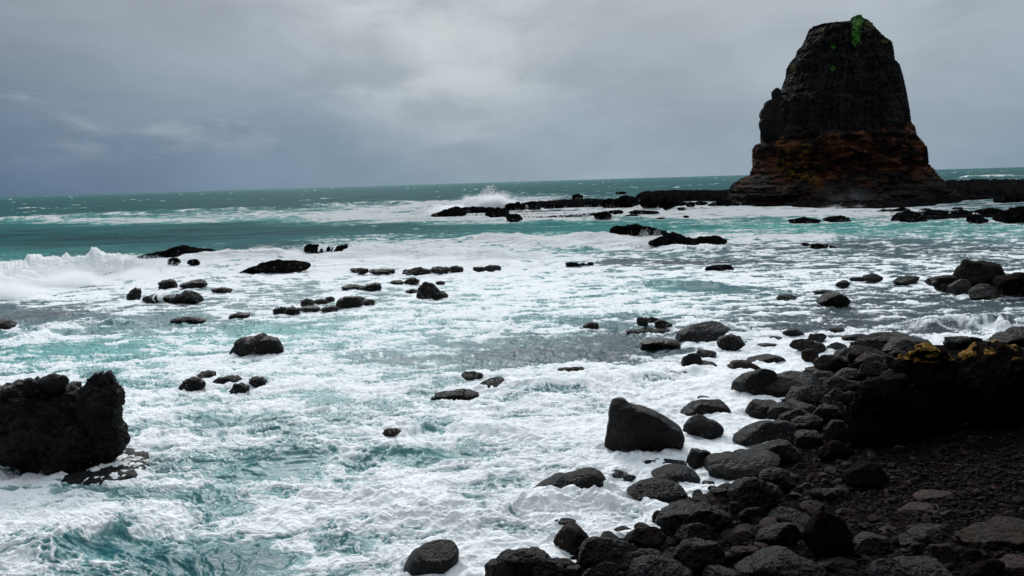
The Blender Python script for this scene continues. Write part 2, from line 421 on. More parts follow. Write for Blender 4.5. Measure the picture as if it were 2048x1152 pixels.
TG = """7 7 7 7 7 7 7 7 7|7 7 7 7 7 7 7 6 5|8 8 8 8 7 7 6 6 5|8 8 8 8 7 6 6 5 5|8 8 8 8 7 6 6 5 5|9 9 9 9 8 6 6 6 5|9 9 9 9 9 8 8 8 8|9 9 9 9 10 10 10 9 9|9 9 9 9 9 8 6 5 5|9 9 9 9 8 6 3 3 3|9 8 8 8 8 5 2 2 2|9 8 6 6 7 3 2 2 1|8 7 4 5 7 3 2 2 1|4 4 3 4 7 6 3 2 1|2 3 3 4 7 6 3 1 0|1 1 3 5 6 5 2 1 0|4 6 8 7 6 3 2 1 1|7 8 8 7 5 2 2 1 1|8 8 7 6 3 2 2 2 1|7 7 6 6 5 4 3 3 3|6 6 6 6 5 4 3 3 3|6 6 6 6 5 4 3 3 3|6 6 7 7 6 4 3 3 3|6 6 7 7 5 4 3 3 3|6 6 7 7 5 4 3 3 3|7 7 7 7 5 4 3 3 3|7 9 8 7 5 3 3 3 3|7 9 8 7 5 3 3 3 3|7 9 8 7 5 3 3 3 3"""
TA = """3 3 3 3 4 4 4 4 4|3 3 3 3 4 4 4 4 4|2 2 2 3 3 4 4 4 5|2 2 2 2 3 4 4 4 5|2 2 2 3 4 4 4 4 5|3 3 3 4 4 4 4 4 5|8 8 7 6 7 7 8 8 8|6 5 2 3 7 9 10 10 10|2 1 1 3 7 8 9 9 9|2 2 2 6 7 7 6 5 5|8 7 6 6 6 5 3 3 3|8 8 7 6 7 3 3 3 3|6 6 5 6 7 3 2 2 2|5 5 4 5 7 6 4 3 2|3 3 4 5 7 6 3 2 1|2 2 4 6 6 5 3 2 1|4 5 6 6 5 2 2 2 2|6 7 7 6 4 1 2 2 3|7 7 6 4 1 2 4 4 4|6 6 7 5 3 4 5 5 5|6 6 6 5 5 5 6 6 6|6 6 6 6 6 6 6 6 6|6 6 6 6 6 6 6 6 6|6 6 6 6 6 6 6 6 6|6 6 6 6 6 6 6 6 6|5 6 6 6 6 6 6 6 6|4 3 4 5 6 6 6 6 6|3 2 3 5 6 6 6 6 6|3 3 3 5 6 6 6 6 6"""
def table(s): return np.array([[float(v) / 10 for v in r.split()] for r in s.split('|')])
# wander the sampling so no straight lines remain
wsc = np.clip((py - 330) / 300, 0.02, 1.0)
qx = px + 60 * f2(x * 0.09, y * 0.07, 3) * wsc + 14 * f2(x * 0.6, y * 0.6, 3) * wsc
qy = py + 26 * f2(x * 0.11 + 40, y * 0.08, 3) * wsc + 8 * f2(x * 0.7 + 9, y * 0.7, 3) * wsc
def sample(t):
    c = np.clip(qx / 256, 0, 7.9999); ci = c.astype(int); cf = c - ci
    ri = np.clip(np.searchsorted(rows, qy) - 1, 0, len(rows) - 2); rf = np.clip((qy - rows[ri]) / (rows[ri + 1] - rows[ri]), 0, 1)
    cf = cf * cf * (3 - 2 * cf); rf = rf * rf * (3 - 2 * rf)
    return (t[ri, ci] * (1 - cf) + t[ri, ci + 1] * cf) * (1 - rf) + (t[ri + 1, ci] * (1 - cf) + t[ri + 1, ci + 1] * cf) * rf
D = sample(table(TF)); G = sample(table(TG)); A = sample(table(TA))
# extra patches (px, py, radius x, radius y, foam change, teal change, milky change)
for (cx, cy, rx, ry, df, dg, da) in [
    (1400,577,110,9,-.55,.2,-.2),(640,790,60,22,-.3,.1,.1),(880,864,60,10,-.3,.2,0),(860,912,120,14,-.35,.2,0),(1110,700,160,22,-.22,-.1,-.25),
    (1290,700,140,24,-.15,-.1,-.2),(790,715,90,16,-.25,-.1,-.2),(230,1105,120,26,-.36,.3,-.2),(430,1110,130,26,-.45,.2,-.3),(660,1075,60,16,-.35,.1,-.3),
    (460,840,120,18,-.25,.1,.1),(400,760,30,10,.3,0,0),(860,1065,110,14,-.3,-.1,-.1),(820,985,90,16,-.2,0,0),(170,700,130,12,-.3,.2,.2),
    (330,640,110,10,-.3,-.2,-.2),(120,640,130,14,-.12,-.2,-.2),(620,430,300,7,.25,0,.3),(300,440,300,5,.3,0,.4),(220,975,130,9,-.3,0,-.1),
    (1150,500,70,8,-.3,.2,0),(560,660,90,10,-.35,.2,.2),(480,930,160,20,-.2,.1,0),(300,935,60,40,-.25,-.2,-.2),(1330,525,200,6,-.35,-.5,-.4),
    (1600,490,300,8,-.12,-.2,-.2),(1750,640,200,30,-.1,-.2,-.2),(1620,720,90,30,.4,0,0),(1500,780,90,40,.3,0,0),(1180,855,60,40,.25,0,0),
    (700,1130,90,20,.3,0,0),(1420,690,50,14,.2,0,0),(1470,905,90,30,.4,0,0),(560,1010,120,12,.3,0,0),(950,1000,50,30,-.1,0,.1)]:
    g = np.exp(-(((px - cx) / rx) ** 2 + ((py - cy) / ry) ** 2) * 1.2); D = D + df * g; G = G + dg * g; A = A + da * g
sh_ = shore_dist(x, y)
G = G - 0.14 * sstep(py, 740, 840)
D = np.maximum(D, np.exp(-((sh_ + 0.2) / 0.9) ** 2) * 0.85)

# swell, chop and broken water
far = sstep(y, 25, 70)
rowstep = np.abs(np.gradient(Yr))[:, None].repeat(shp[1], 1).ravel()
def fade(wl): return 1 - sstep(rowstep / wl, 0.25, 0.6)
wx = x + 1.4 * f2(x * 0.22, y * 0.22, 3); wy = y + 1.4 * f2(x * 0.2 + 31, y * 0.2, 3)
Z = 0.42 * f2(wx / 22, wy / 9, 3) * far * fade(9)
Z += 0.9 * f2(x / 90, y / 45, 2) * sstep(y, 80, 250) * fade(45)
chop = f2(wx * 0.45, wy * 0.95, 5, 0.55, ridge=True)
Z += (0.10 + 0.10 * far) * (chop - 0.35) * (0.45 + 0.75 * np.clip(A, .35, 1)) * fade(1.3)
med = f2(wx * 1.3 + 0.5 * chop, wy * 2.4, 4, 0.55, ridge=True)
Z += 0.065 * (med - 0.3) * fade(0.5) - 0.04
# breaking crests: polylines of pixels with width, height (m), added foam
for pts, wdt, hgt, fo, lump in [
    ([(-160,600),(-40,570),(60,556),(150,545),(260,548),(360,538)], 2.6, 1.15, .5, .9),
    ([(330,524),(420,518),(500,512),(590,512)], 1.4, .5, .4, .5),
    ([(640,515),(760,505),(880,512),(1000,515),(1080,512)], 2.0, .6, .4, .6),
    ([(900,478),(1000,482),(1100,490),(1180,478),(1300,476)], 2.0, .45, .3, .6),
    ([(1100,492),(1240,488),(1380,500),(1520,495)], 1.5, .35, .3, .6),
    ([(-200,445),(100,437),(400,425),(620,414),(780,405),(860,412)], 4.0, .9, .15, .2),
    ([(760,418),(860,414),(960,410),(1030,400)], 4.0, 1.1, .6, .6),
    ([(900,436),(1050,440),(1200,442)], 2.0, .3, .4, .5),
    ([(1700,478),(1620,476),(1480,480)], 1.6, .35, .4, .5),
    ([(-150,1135),(100,1105),(190,1072),(240,1066),(290,1085)], .6, .20, .0, .4),
    ([(560,1000),(700,985),(800,1000),(900,1040)], .6, .10, .2, .5),
    ([(20,690),(120,655),(210,640),(300,655)], .8, .16, .2, .5),
    ([(480,930),(640,900),(780,905),(900,915)], .5, .14, .1, .5),
    ([(780,880),(860,852),(960,858),(1080,880)], .6, .14, .0, .4),
    ([(1220,572),(1320,568),(1400,570),(1480,576)], .8, .2, -.2, .6),
    ([(1850,662),(1880,650),(1920,648),(1960,658)], .5, .28, .1, .2), ([(1960,655),(2000,648),(2020,665)], .4, .28, .0, .2),
    ([(1000,800),(1120,770),(1260,760),(1400,745)], 1.0, .16, .2, .6),
    ([(1000,1000),(1080,1020),(1180,1000),(1260,1020)], .4, .16, .25, .6),
    ([(700,1050),(800,1030),(940,1040),(1080,1010)], .5, .12, .2, .5),
    ([(1340,735),(1460,760),(1400,790)], .6, .12, .2, .5),
    ([(1900,357),(2100,352)], 12, 1.6, .6, .2), ([(1450,372),(1300,378),(1180,384)], 6, 1.2, .3, .6)]:
    W2 = np.array([on_water(*p)[:2] for p in pts]); best = np.full(x.shape, 1e9); par = np.zeros_like(x); tot = 0
    sel = (x > W2[:, 0].min() - 6 * wdt) & (x < W2[:, 0].max() + 6 * wdt) & (y > W2[:, 1].min() - 6 * wdt) & (y < W2[:, 1].max() + 6 * wdt)
    xs, ys = x[sel], y[sel]; b_ = best[sel]; side = np.zeros_like(xs); al = np.zeros_like(xs)
    wob = wdt * 0.45 * f2(xs / wdt * 0.5, ys / wdt * 0.5, 3)
    L = [np.linalg.norm(W2[i + 1] - W2[i]) for i in range(len(W2) - 1)]; cum = np.concatenate([[0], np.cumsum(L)])
    for i in range(len(W2) - 1):
        a = W2[i]; ab = W2[i + 1] - a; t = np.clip(((xs - a[0]) * ab[0] + (ys - a[1]) * ab[1]) / (ab @ ab), 0, 1)
        dd = np.hypot(xs - a[0] - t * ab[0], ys - a[1] - t * ab[1]); m = dd < b_
        b_ = np.where(m, dd, b_); side = np.where(m, ys - (a[1] + t * ab[1]), side); al = np.where(m, (cum[i] + t * L[i]) / cum[-1], al)
    ds = b_ * np.sign(side) + wob
    prof = np.where(ds < 0, np.exp(-(ds / (wdt * 0.45)) ** 2), np.exp(-(ds / (wdt * 1.3)) ** 2))
    ends = sstep(al, 0, 0.2) * (1 - sstep(al, 0.8, 1.0)); ends = np.maximum(ends, 0)
    br = 1 + lump * f2(xs / wdt * 1.6, ys / wdt * 1.6, 4, 0.6)
    Z[sel] += hgt * prof * ends * br; D[sel] += fo * prof * ends
# foam: swirled, streaky filaments with open windows between them
f_x = x + 1.1 * f2(x * 0.35 + 5, y * 0.5, 3) + 0.35 * f2(x * 1.6, y * 2.0 + 7, 3)
f_y = y + 0.9 * f2(x * 0.35, y * 0.5 + 50, 3) + 0.30 * f2(x * 1.6 + 80, y * 2.0, 3)
big = f2(f_x * 0.33, f_y * 0.75, 4, 0.5)
r1 = f2(f_x * 0.75, f_y * 1.5, 5, 0.58, ridge=True)
r2 = f2(f_x * 2.1 + 3, f_y * 3.6, 4, 0.6, ridge=True)
g1 = f2(f_x * 1.1 + 60, f_y * 2.2, 5, 0.6)
# seen so far off only the broad pattern remains
stre = f2(f_x * 0.06, f_y * 0.35 + 11, 5, 0.6)
nearw = 1 - sstep(y, 45, 130)
def strand(sx, sy, o, wd, k):
    return np.exp(-(f2(f_x * sx + o, f_y * sy + o * .7, 3, 0.55) / wd) ** 2) * k
lace = strand(.55, 1.2, 3, .05, .30) * fade(.9) + strand(1.3, 2.6, 19, .07, .36) * fade(.5) + strand(2.9, 5.2, 41, .10, .26) * fade(.25)
lace *= 0.25 + 0.9 * sstep(f2(f_x * .5 + 9, f_y * .9, 3) + D, .05, .65)
pool = f2(f_x * .8 + 15, f_y * 2.1 + 5, 3, .45)
pat = nearw * (0.75 * big + 0.85 * pool + 0.15 * (r1 - 0.3) + 0.12 * (r2 - 0.3) + 0.30 * g1 + lace) + (1 - nearw) * (0.6 * stre + 0.35 * big)
D = D - 0.14 * sstep(py, 545, 600) * (1 - sstep(px, 1150, 1400))
FV = D * 1.2 - 0.68 - 0.24 * (1 - sstep(D, 0.1, 0.42)) + pat + 0.25 * (chop - 0.4) * 0.8
# white caps out at sea
cap = f2(x / 10.0 + 2, y / 18.0, 4, 0.62) + 0.4 * f2(x / 60, y / 60, 2)
FV = np.maximum(FV, (cap - 0.44) * 2.4 - 4 * (1 - sstep(y, 110, 160) * (D < 0.45)))
Z += 0.035 * sstep(FV, -0.15, 0.5) * fade(0.5) + 0.02 * (r2 - .3) * sstep(FV, -.1, .3) * fade(0.3)
Z = np.where(sh_ > 0, Z - 0.10 * sh_, Z)
sc_ = np.maximum(1.0, 0.0)
i = np.arange(shp[0] - 1)[:, None] * shp[1] + np.arange(shp[1] - 1)[None]
Fq = np.stack([i, i + shp[1], i + shp[1] + 1, i + 1], -1).reshape(-1, 4)[:, ::-1]
keep = (sh_[Fq].max(1) < 2.5)
Fq = Fq[keep]

SEA = bpy.data.materials.new('sea_water'); SEA.use_nodes = True; T = NT(SEA.node_tree)
co = T.n('ShaderNodeTexCoord').outputs['Object']
def at(n): return T.n('ShaderNodeAttribute', {'attribute_name': n}).outputs['Fac']
fv, tg, ar, dist = at('foam'), at('teal'), at('air'), at('dist')
p2 = T.vmath('MULTIPLY', co, (1.0, 1.7, 1.0)).outputs[0]
wv = T.vmath('ADD', p2, T.n('ShaderNodeVectorMath', {'operation': 'SCALE'}, i0=T.noise(p2, 2.2, 3).outputs[1], Scale=0.55).outputs[0]).outputs[0]
na = T.noise(wv, 6.0, 7, 0.68).outputs[0]
nb = T.noise(wv, 2.0, 5, 0.6).outputs[0]
rid = T.math('ABSOLUTE', T.math('SUBTRACT', T.noise(wv, 4.0, 3, 0.6).outputs[0], 0.5))
lace = T.math('MULTIPLY', T.ss(rid, 0.035, 0.0), T.ss(nb, 0.40, 0.60))
nf = T.noise(T.vmath('MULTIPLY', co, (1.0, 0.45, 1.0)).outputs[0], 0.45, 9, 0.68, 0.5).outputs[0]
near_n = T.math('ADD', T.math('MULTIPLY', T.math('SUBTRACT', na, 0.5), 0.40), T.math('ADD', T.math('MULTIPLY', T.math('SUBTRACT', nb, 0.5), 0.5), T.math('MULTIPLY', lace, 0.34)))
far_n = T.math('MULTIPLY', T.math('SUBTRACT', nf, 0.5), 1.3)
isf = T.ss(dist, 50.0, 130.0)
detail = T.math('ADD', T.math('MULTIPLY', near_n, T.math('SUBTRACT', 1.0, isf)), T.math('MULTIPLY', far_n, isf))
tot = T.math('ADD', fv, detail)
white = T.ss(tot, -0.02, 0.24)
milk = T.ss(tot, -0.5, 0.05)
deep = T.mix(tg, (0.018, 0.036, 0.040), (0.006, 0.094, 0.104))
tone = T.ss(T.noise(T.vmath('MULTIPLY', co, (0.35, 1.0, 1.0)).outputs[0], 0.16, 7, 0.68, 0.6).outputs[0], 0.36, 0.64, 0.62, 1.5)
deep = T.n('ShaderNodeVectorMath', {'operation': 'SCALE'}, i0=deep, Scale=tone).outputs[0]
aer = T.mix(tg, (0.15, 0.20, 0.205), (0.085, 0.41, 0.365))
body = T.mix(T.math('MULTIPLY', T.math('ADD', T.math('MULTIPLY', T.math('POWER', ar, 1.3), 1.15), T.math('MULTIPLY', T.math('SUBTRACT', nb, 0.5), 0.35)), T.math('ADD', 0.50, T.math('MULTIPLY', milk, 0.50)), clamp=True), deep, aer)
pale = T.mix(tg, (0.42, 0.46, 0.48), (0.36, 0.60, 0.57))
col = T.mix(T.ss(tot, -0.22, 0.04, 0.0, 0.5), body, pale)
col = T.mix(white, col, (0.89, 0.905, 0.905))
hh = T.math('ADD', T.math('MULTIPLY', T.ss(tot, -0.2, 1.2), 0.9), T.math('MULTIPLY', na, T.ss(dist, 12.0, 30.0, 0.4, 1.1)))
hh = T.math('ADD', hh, T.math('MULTIPLY', T.noise(p2, 14.0, 4, 0.6).outputs[0], 0.12))
b1 = T.n('ShaderNodeBump', None, Strength=0.6, Distance=0.07, Height=hh)
hf = T.math('ADD', T.noise(T.vmath('MULTIPLY', co, (0.22, 0.5, 1.0)).outputs[0], 1.0, 8, 0.66, 0.4).outputs[0], T.math('MULTIPLY', T.noise(T.vmath('MULTIPLY', co, (1.0, 1.6, 1.0)).outputs[0], 1.1, 5, 0.7).outputs[0], 0.30))
b2 = T.n('ShaderNodeBump', None, Strength=T.ss(dist, 12.0, 70.0, 0.1, 0.9), Distance=T.ss(dist, 15.0, 120.0, 0.35, 4.5), Height=hf, Normal=b1.outputs[0])
# wind-roughened water: the steep small facets keep the mirror share well under the flat-water value
df = T.n('ShaderNodeBsdfDiffuse', None, Color=col, Normal=b2.outputs[0])
gl = T.n('ShaderNodeBsdfGlossy', None, Color=(0.9, 0.95, 1, 1), Roughness=T.math('ADD', T.math('MULTIPLY', white, 0.5), T.ss(dist, 10.0, 150.0, 0.24, 0.4)), Normal=b2.outputs[0])
fr = T.n('ShaderNodeFresnel', None, IOR=1.33, Normal=b2.outputs[0]).outputs[0]
fr = T.math('MINIMUM', fr, T.ss(dist, 8.0, 100.0, 0.15, 0.05))
fr = T.math('MULTIPLY', fr, T.math('SUBTRACT', 1.0, T.math('MULTIPLY', white, 0.85)))
mx = T.n('ShaderNodeMixShader', None, Fac=fr, i1=df.outputs[0], i2=gl.outputs[0])
T.n('ShaderNodeOutputMaterial', None, Surface=mx.outputs[0])
SEA_ARR = dict(x=x, y=y, FV=FV, Z=Z)
sea_me = mesh_from('sea', np.stack([x, y, Z], 1), Fq, SEA, True, {'foam': FV, 'teal': np.clip(G, 0, 1), 'air': np.clip(A, 0, 1), 'dist': y})
sea = tag(link('sea', sea_me), kind='structure')
del qx, qy, big, r1, r2, g1, stre, cap, wx, wy, f_x, f_y, pat

# ------------------------------------------------------------------ beach and seabed, one sheet
gx = np.linspace(-60, 60, 700); gy = np.concatenate([np.linspace(-30, 2, 60)[:-1], np.linspace(2, 45, 600)])
GY, GX = np.meshgrid(gy, gx, indexing='ij'); a = GX.ravel(); b = GY.ravel()
gz = ground_z(a, b); sdd = shore_dist(a, b)
i = np.arange(len(gy) - 1)[:, None] * len(gx) + np.arange(len(gx) - 1)[None]
Fg = np.stack([i, i + 1, i + len(gx) + 1, i + len(gx)], -1).reshape(-1, 4)
BEACH = bpy.data.materials.new('dark_shingle'); BEACH.use_nodes = True; T = NT(BEACH.node_tree)
co = T.n('ShaderNodeTexCoord').outputs['Object']
v = T.n('ShaderNodeTexVoronoi', None, Vector=co, Scale=26.0)
v2 = T.n('ShaderNodeTexVoronoi', None, Vector=co, Scale=60.0)
a_ = T.noise(co, 3.0, 6, 0.6).outputs[0]
c_ = T.mix(T.ss(T.n('ShaderNodeSeparateColor', None, Color=v.outputs['Color']).outputs[0], 0.55, 1.0), (0.006, 0.005, 0.005), (0.020, 0.015, 0.013))
c_ = T.mix(T.ss(a_, 0.45, 0.7, 0, 0.5), c_, (0.014, 0.008, 0.006))
h_ = T.math('ADD', T.math('MULTIPLY', v.outputs['Distance'], -0.8), T.math('MULTIPLY', v2.outputs['Distance'], -0.4))
bp = T.n('ShaderNodeBump', None, Strength=0.8, Distance=0.03, Height=h_)
p = T.n('ShaderNodeBsdfPrincipled', None, Base_Color=c_, Roughness=0.7, Normal=bp.outputs[0]); p.inputs['Specular IOR Level'].default_value = 0.0
T.n('ShaderNodeOutputMaterial', None, Surface=p.outputs[0])
tag(link('beach', mesh_from('beach', np.stack([a, b, gz], 1), Fg, BEACH)), kind='structure')
# sea floor far out, under the water
tag(link('seabed', mesh_from('seabed', [(-40000, 40, -3), (40000, 40, -3), (40000, 60000, -3), (-40000, 60000, -3)], [(0, 1, 2, 3)], BEACH)), kind='structure')

# ------------------------------------------------------------------ the sea stack
YS = 141.0
Lp = [(33,1705),(36,1703),(45,1700),(50,1672),(53,1640),(57,1622),(64,1616),(74,1612),(92,1604),(102,1594),(115,1590),(125,1580),(140,1572),(155,1571),(170,1565),(185,1560),(198,1554),(203,1540),(215,1531),(235,1528),(255,1524),(270,1520),(287,1521),(291,1509),(300,1504),(320,1504),(335,1505),(343,1500),(350,1500),(356,1484),(368,1464),(378,1458),(395,1455),(412,1452)]
Rp = [(33,1722),(42,1738),(52,1748),(62,1758),(75,1770),(83,1784),(100,1788),(120,1790),(127,1799),(150,1806),(180,1813),(215,1819),(245,1823),(252,1830),(270,1834),(278,1842),(295,1855),(315,1857),(328,1858),(340,1870),(352,1878),(360,1888),(372,1896),(385,1915),(400,1935),(412,1950)]
ly, lx = np.array(Lp, float).T; ry, rx_ = np.array(Rp, float).T
ztop = on_plane_y(1712, 33, YS)[2]
nr, na_ = 330, 760
zs = np.linspace(-0.6, ztop, nr)
# pixel row for every height (near the middle of the stack)
def yrow(z, pxm=1680):
    lo = np.full(z.shape, 0.0); hi = np.full(z.shape, 460.0)
    for _ in range(30):
        mid = (lo + hi) / 2
        zz_ = np.array([on_plane_y(pxm, m, YS)[2] for m in mid]); up_ = zz_ > z
        lo = np.where(up_, mid, lo); hi = np.where(up_, hi, mid)
    return (lo + hi) / 2
yr = yrow(zs); XL = np.array([on_plane_y(np.interp(q, ly, lx), q, YS)[0] for q in yr]); XR = np.array([on_plane_y(np.interp(q, ry, rx_), q, YS)[0] for q in yr])
cxs = (XL + XR) / 2; aw = (XR - XL) / 2
dep = np.minimum(aw * 0.8, 11.5)
dep = np.minimum.accumulate(dep)
th = np.linspace(0, 2 * np.pi, na_, endpoint=False)
ZZ, TH = np.meshgrid(zs, th, indexing='ij')
ce = np.sign(np.cos(TH)) * np.abs(np.cos(TH)) ** 0.78; se = np.sign(np.sin(TH)) * np.abs(np.sin(TH)) ** 0.78
X = cxs[:, None] + aw[:, None] * ce; Yv = YS + dep[:, None] * se
P = np.stack([X, Yv, ZZ], -1).reshape(-1, 3)
zf = P[:, 2]; zsplit = on_plane_y(1680, 268, YS)[2]
S = P.copy()
warp = f3(S * 0.12, 3)
# radial direction
RD = np.stack([ce.ravel() , se.ravel() , np.zeros(zf.size)], 1); RD /= np.maximum(np.linalg.norm(RD, axis=1, keepdims=True), 1e-6)
upper = sstep(zf, zsplit - 0.8, zsplit + 0.6)
# vertical columns in the upper basalt
circ = np.stack([P[:, 0], P[:, 1], P[:, 2] * 0.07], 1)
colm = f3(circ * 0.62 + 3 + warp[:, None] * 0.6, 3, 0.55, True)
colf = f3(np.stack([P[:, 0], P[:, 1], P[:, 2] * 0.16], 1) * 1.5 + 20, 3, 0.5, True)
blk = f3(S * np.array([0.5, 0.5, 0.8]) + 50, 4, 0.6)
hsh = lambda a_, b_: (np.sin(a_ * 127.1 + b_ * 311.7) * 43758.5453) % 1.0
def columns(wd, tall, off):
    u = (np.arctan2(P[:, 1] - YS, P[:, 0] - np.repeat(cxs, na_)) * 13.0 + off) / wd + 0.5 * warp + 0.35 * f3(S * np.array([.3, .3, .5]) + off, 3)
    c_ = np.floor(u); fr_ = u - c_; row_ = np.floor(P[:, 2] / tall + hsh(c_, 3.0) * 5 + 0.4 * f3(S * 0.4 + off, 2))
    return hsh(c_, row_) - 0.5 + 0.35 * (1 - (2 * fr_ - 1) ** 2)
dU = 0.6 * columns(1.5, 6.0, 1.0) + 0.35 * columns(0.7, 2.2, 7.0) + 0.5 * (colm - 0.4) + 0.34 * (colf - 0.4) + 0.95 * blk + 1.0 * f3(S * 0.13 + 8, 2)
# bedded, lumpy lower rock
bed = n2(zf * 0.62 + 0.9 * warp, warp * 2) + 0.5 * n2(zf * 1.5 + 1.4 * warp + 30, warp * 3)
lumpn = f3(S * np.array([0.30, 0.30, 0.55]) + 90, 5, 0.62, True) - 0.3
dL = 1.15 * bed + 1.5 * lumpn + 0.9 * f3(S * 0.17 + 40, 3)
edge = np.abs(np.cos(TH)).ravel() ** 3          # keep the outline close to the real one
dL = dL + 0.55 * columns(2.0, 0.9, 20.0)
dsp = (dU * upper + dL * (1 - upper)) * (1 - 0.35 * edge)
toe = sstep(zf, 5.5, 0.0)
P = P + RD * dsp[:, None]
P[:, 1] -= toe * (RD[:, 1] < 0) * 5.0 * np.abs(RD[:, 1])   # the foot spreads towards the water
P[:, 2] += (0.35 * f3(S * 0.5 + 70, 3)) * (1 - sstep(zf, ztop - 3, ztop)) * (zf > 0.3)
def smooth(v_, k=9):
    return np.convolve(np.pad(v_, k // 2, mode='edge'), np.ones(k) / k, 'valid')
for _ in range(4):                                     # match the width of every level to the real outline
    G_ = P.reshape(nr, na_, 3)
    qx_, qy_ = project(P); qx_ = qx_.reshape(nr, na_); qy_ = qy_.reshape(nr, na_)
    jl, jr = qx_.argmin(1), qx_.argmax(1); ar_ = np.arange(nr)
    tl = np.interp(qy_[ar_, jl], ly, lx); tr = np.interp(qy_[ar_, jr], ry, rx_)
    wl, wr = qx_[ar_, jl], qx_[ar_, jr]
    k_ = smooth((tr - tl) / np.maximum(wr - wl, 5), 5); sh2 = smooth(((tl + tr) - (wl + wr)) / 2, 5) / FPX * YS
    cen = G_[:, :, 0].mean(1)
    G_[:, :, 0] = cen[:, None] + (G_[:, :, 0] - cen[:, None]) * np.clip(k_, .7, 1.3)[:, None] + sh2[:, None]
    P = G_.reshape(-1, 3)
topn = np.array([[P[-na_:, 0].mean(), YS, ztop + 0.1]])
V = np.concatenate([P, topn]); V[:, :] = V
i = np.arange(nr - 1)[:, None] * na_ + np.arange(na_)[None]; j = np.arange(nr - 1)[:, None] * na_ + ((np.arange(na_) + 1) % na_)[None]
Fq = np.stack([i, j, j + na_, i + na_], -1).reshape(-1, 4)
Ft = np.concatenate([Fq[:, [0, 1, 2]], Fq[:, [0, 2, 3]]])
cap = np.stack([(nr - 1) * na_ + np.arange(na_), (nr - 1) * na_ + (np.arange(na_) + 1) % na_, np.full(na_, nr * na_)], 1)
Ft = np.concatenate([Ft, cap])
SC = V[Ft].mean(1); split = zsplit + 1.6 * f3(SC * 0.25 + 5, 4) + 0.9 * sstep(SC[:, 0], 55, 65) - 0.3
isup = SC[:, 2] > split
def red_mat():
    m = bpy.data.materials.new('red_scoria'); m.use_nodes = True; T = NT(m.node_tree)
    co = T.n('ShaderNodeTexCoord').outputs['Object']
    a = T.noise(T.mapping(co, scale=(1, 1, 1.8)), 0.30, 7, 0.62, 0.4).outputs[0]
    b = T.noise(co, 1.6, 7, 0.68).outputs[0]
    o = T.noise(T.mapping(co, loc=(3, 5, 1)), 0.22, 4, 0.5).outputs[0]
    s = T.n('ShaderNodeSeparateXYZ', None, Vector=co)
    low = T.ss(T.math('ADD', s.outputs[2], T.math('MULTIPLY', T.math('SUBTRACT', o, 0.5), 9.0)), 7.0, 1.5)
    col = T.mix(T.ss(a, 0.46, 0.62), (0.006, 0.004, 0.004), (0.10, 0.036, 0.015))
    col = T.mix(T.math('MULTIPLY', T.ss(b, 0.56, 0.74), T.ss(a, 0.42, 0.6)), col, (0.115, 0.045, 0.026))
    # ochre growth in a band down the face
    band = T.math('MULTIPLY', T.ss(T.math('ABSOLUTE', T.math('ADD', T.math('SUBTRACT', s.outputs[0], OX), T.math('MULTIPLY', s.outputs[2], 0.16))), 3.2, 0.6), T.ss(T.math('ADD', b, T.math('MULTIPLY', o, 0.8)), 0.90, 1.02))
    col = T.mix(T.math('MULTIPLY', band, T.ss(s.outputs[2], 10.3, 8.8)), col, (0.16, 0.085, 0.008))
    col = T.mix(T.math('MULTIPLY', low, 0.8), col, (0.007, 0.006, 0.006))
    v = T.n('ShaderNodeTexVoronoi', {'feature': 'DISTANCE_TO_EDGE'}, Vector=T.mapping(co, scale=(1, 1, 1.6)), Scale=0.9).outputs[0]
    h = T.math('ADD', T.math('MULTIPLY', a, 1.4), T.math('ADD', T.math('MULTIPLY', b, 0.8), T.math('MULTIPLY', T.ss(v, 0, 0.2), 0.25)))
    bp = T.n('ShaderNodeBump', None, Strength=0.9, Distance=0.8, Height=h)
    p = T.n('ShaderNodeBsdfPrincipled', None, Base_Color=col, Roughness=0.85, Normal=bp.outputs[0]); p.inputs['Specular IOR Level'].default_value = 0.1
    T.n('ShaderNodeOutputMaterial', None, Surface=p.outputs[0]); return m
OX = 0.0
so = np.array([cxs[0], YS, 0.0])
OX = on_plane_y(1600, 320, YS - 8)[0] - so[0]
STK = bpy.data.materials.new('columnar_basalt'); STK.use_nodes = True; T = NT(STK.node_tree)
co = T.n('ShaderNodeTexCoord').outputs['Object']
a = T.noise(T.mapping(co, scale=(1, 1, 0.25)), 0.55, 7, 0.62, 0.3).outputs[0]
b = T.noise(co, 2.0, 7, 0.7).outputs[0]
v = T.n('ShaderNodeTexVoronoi', {'feature': 'DISTANCE_TO_EDGE'}, Vector=T.mapping(co, scale=(1, 1, 0.18)), Scale=1.0).outputs[0]
col = T.mix(T.ss(a, 0.38, 0.66), (0.006, 0.0057, 0.006), (0.016, 0.015, 0.0158))
col = T.mix(T.ss(b, 0.58, 0.74, 0, 0.7), col, (0.030, 0.022, 0.017))
h = T.math('ADD', T.math('MULTIPLY', a, 1.2), T.math('ADD', T.math('MULTIPLY', b, 0.7), T.math('MULTIPLY', T.ss(v, 0, 0.16), 0.35)))
bp = T.n('ShaderNodeBump', None, Strength=0.9, Distance=0.7, Height=h)
p = T.n('ShaderNodeBsdfPrincipled', None, Base_Color=col, Roughness=0.75, Normal=bp.outputs[0]); p.inputs['Specular IOR Level'].default_value = 0.1
T.n('ShaderNodeOutputMaterial', None, Surface=p.outputs[0])
st = bpy.data.objects.new('sea_stack', None); COL.objects.link(st); st.location = so
tag(st, 'tall tapering black sea stack with reddish brown foot and green grass on its top', 'sea stack')
def sub(Fs, name, mat, label=None):
    uq, inv = np.unique(Fs, return_inverse=True)
    o = link(name, mesh_from(name, V[uq] - so, inv.reshape(Fs.shape), mat), parent=st)
    if label: o['label'] = label
    return o
sub(Ft[isup], 'basalt_tower', STK, 'black columnar upper rock')
sub(Ft[~isup], 'scoria_foot', red_mat(), 'bedded reddish brown lower rock with ochre growth')
N_ = normals(V, Ft); FNn = N_[Ft].mean(1)
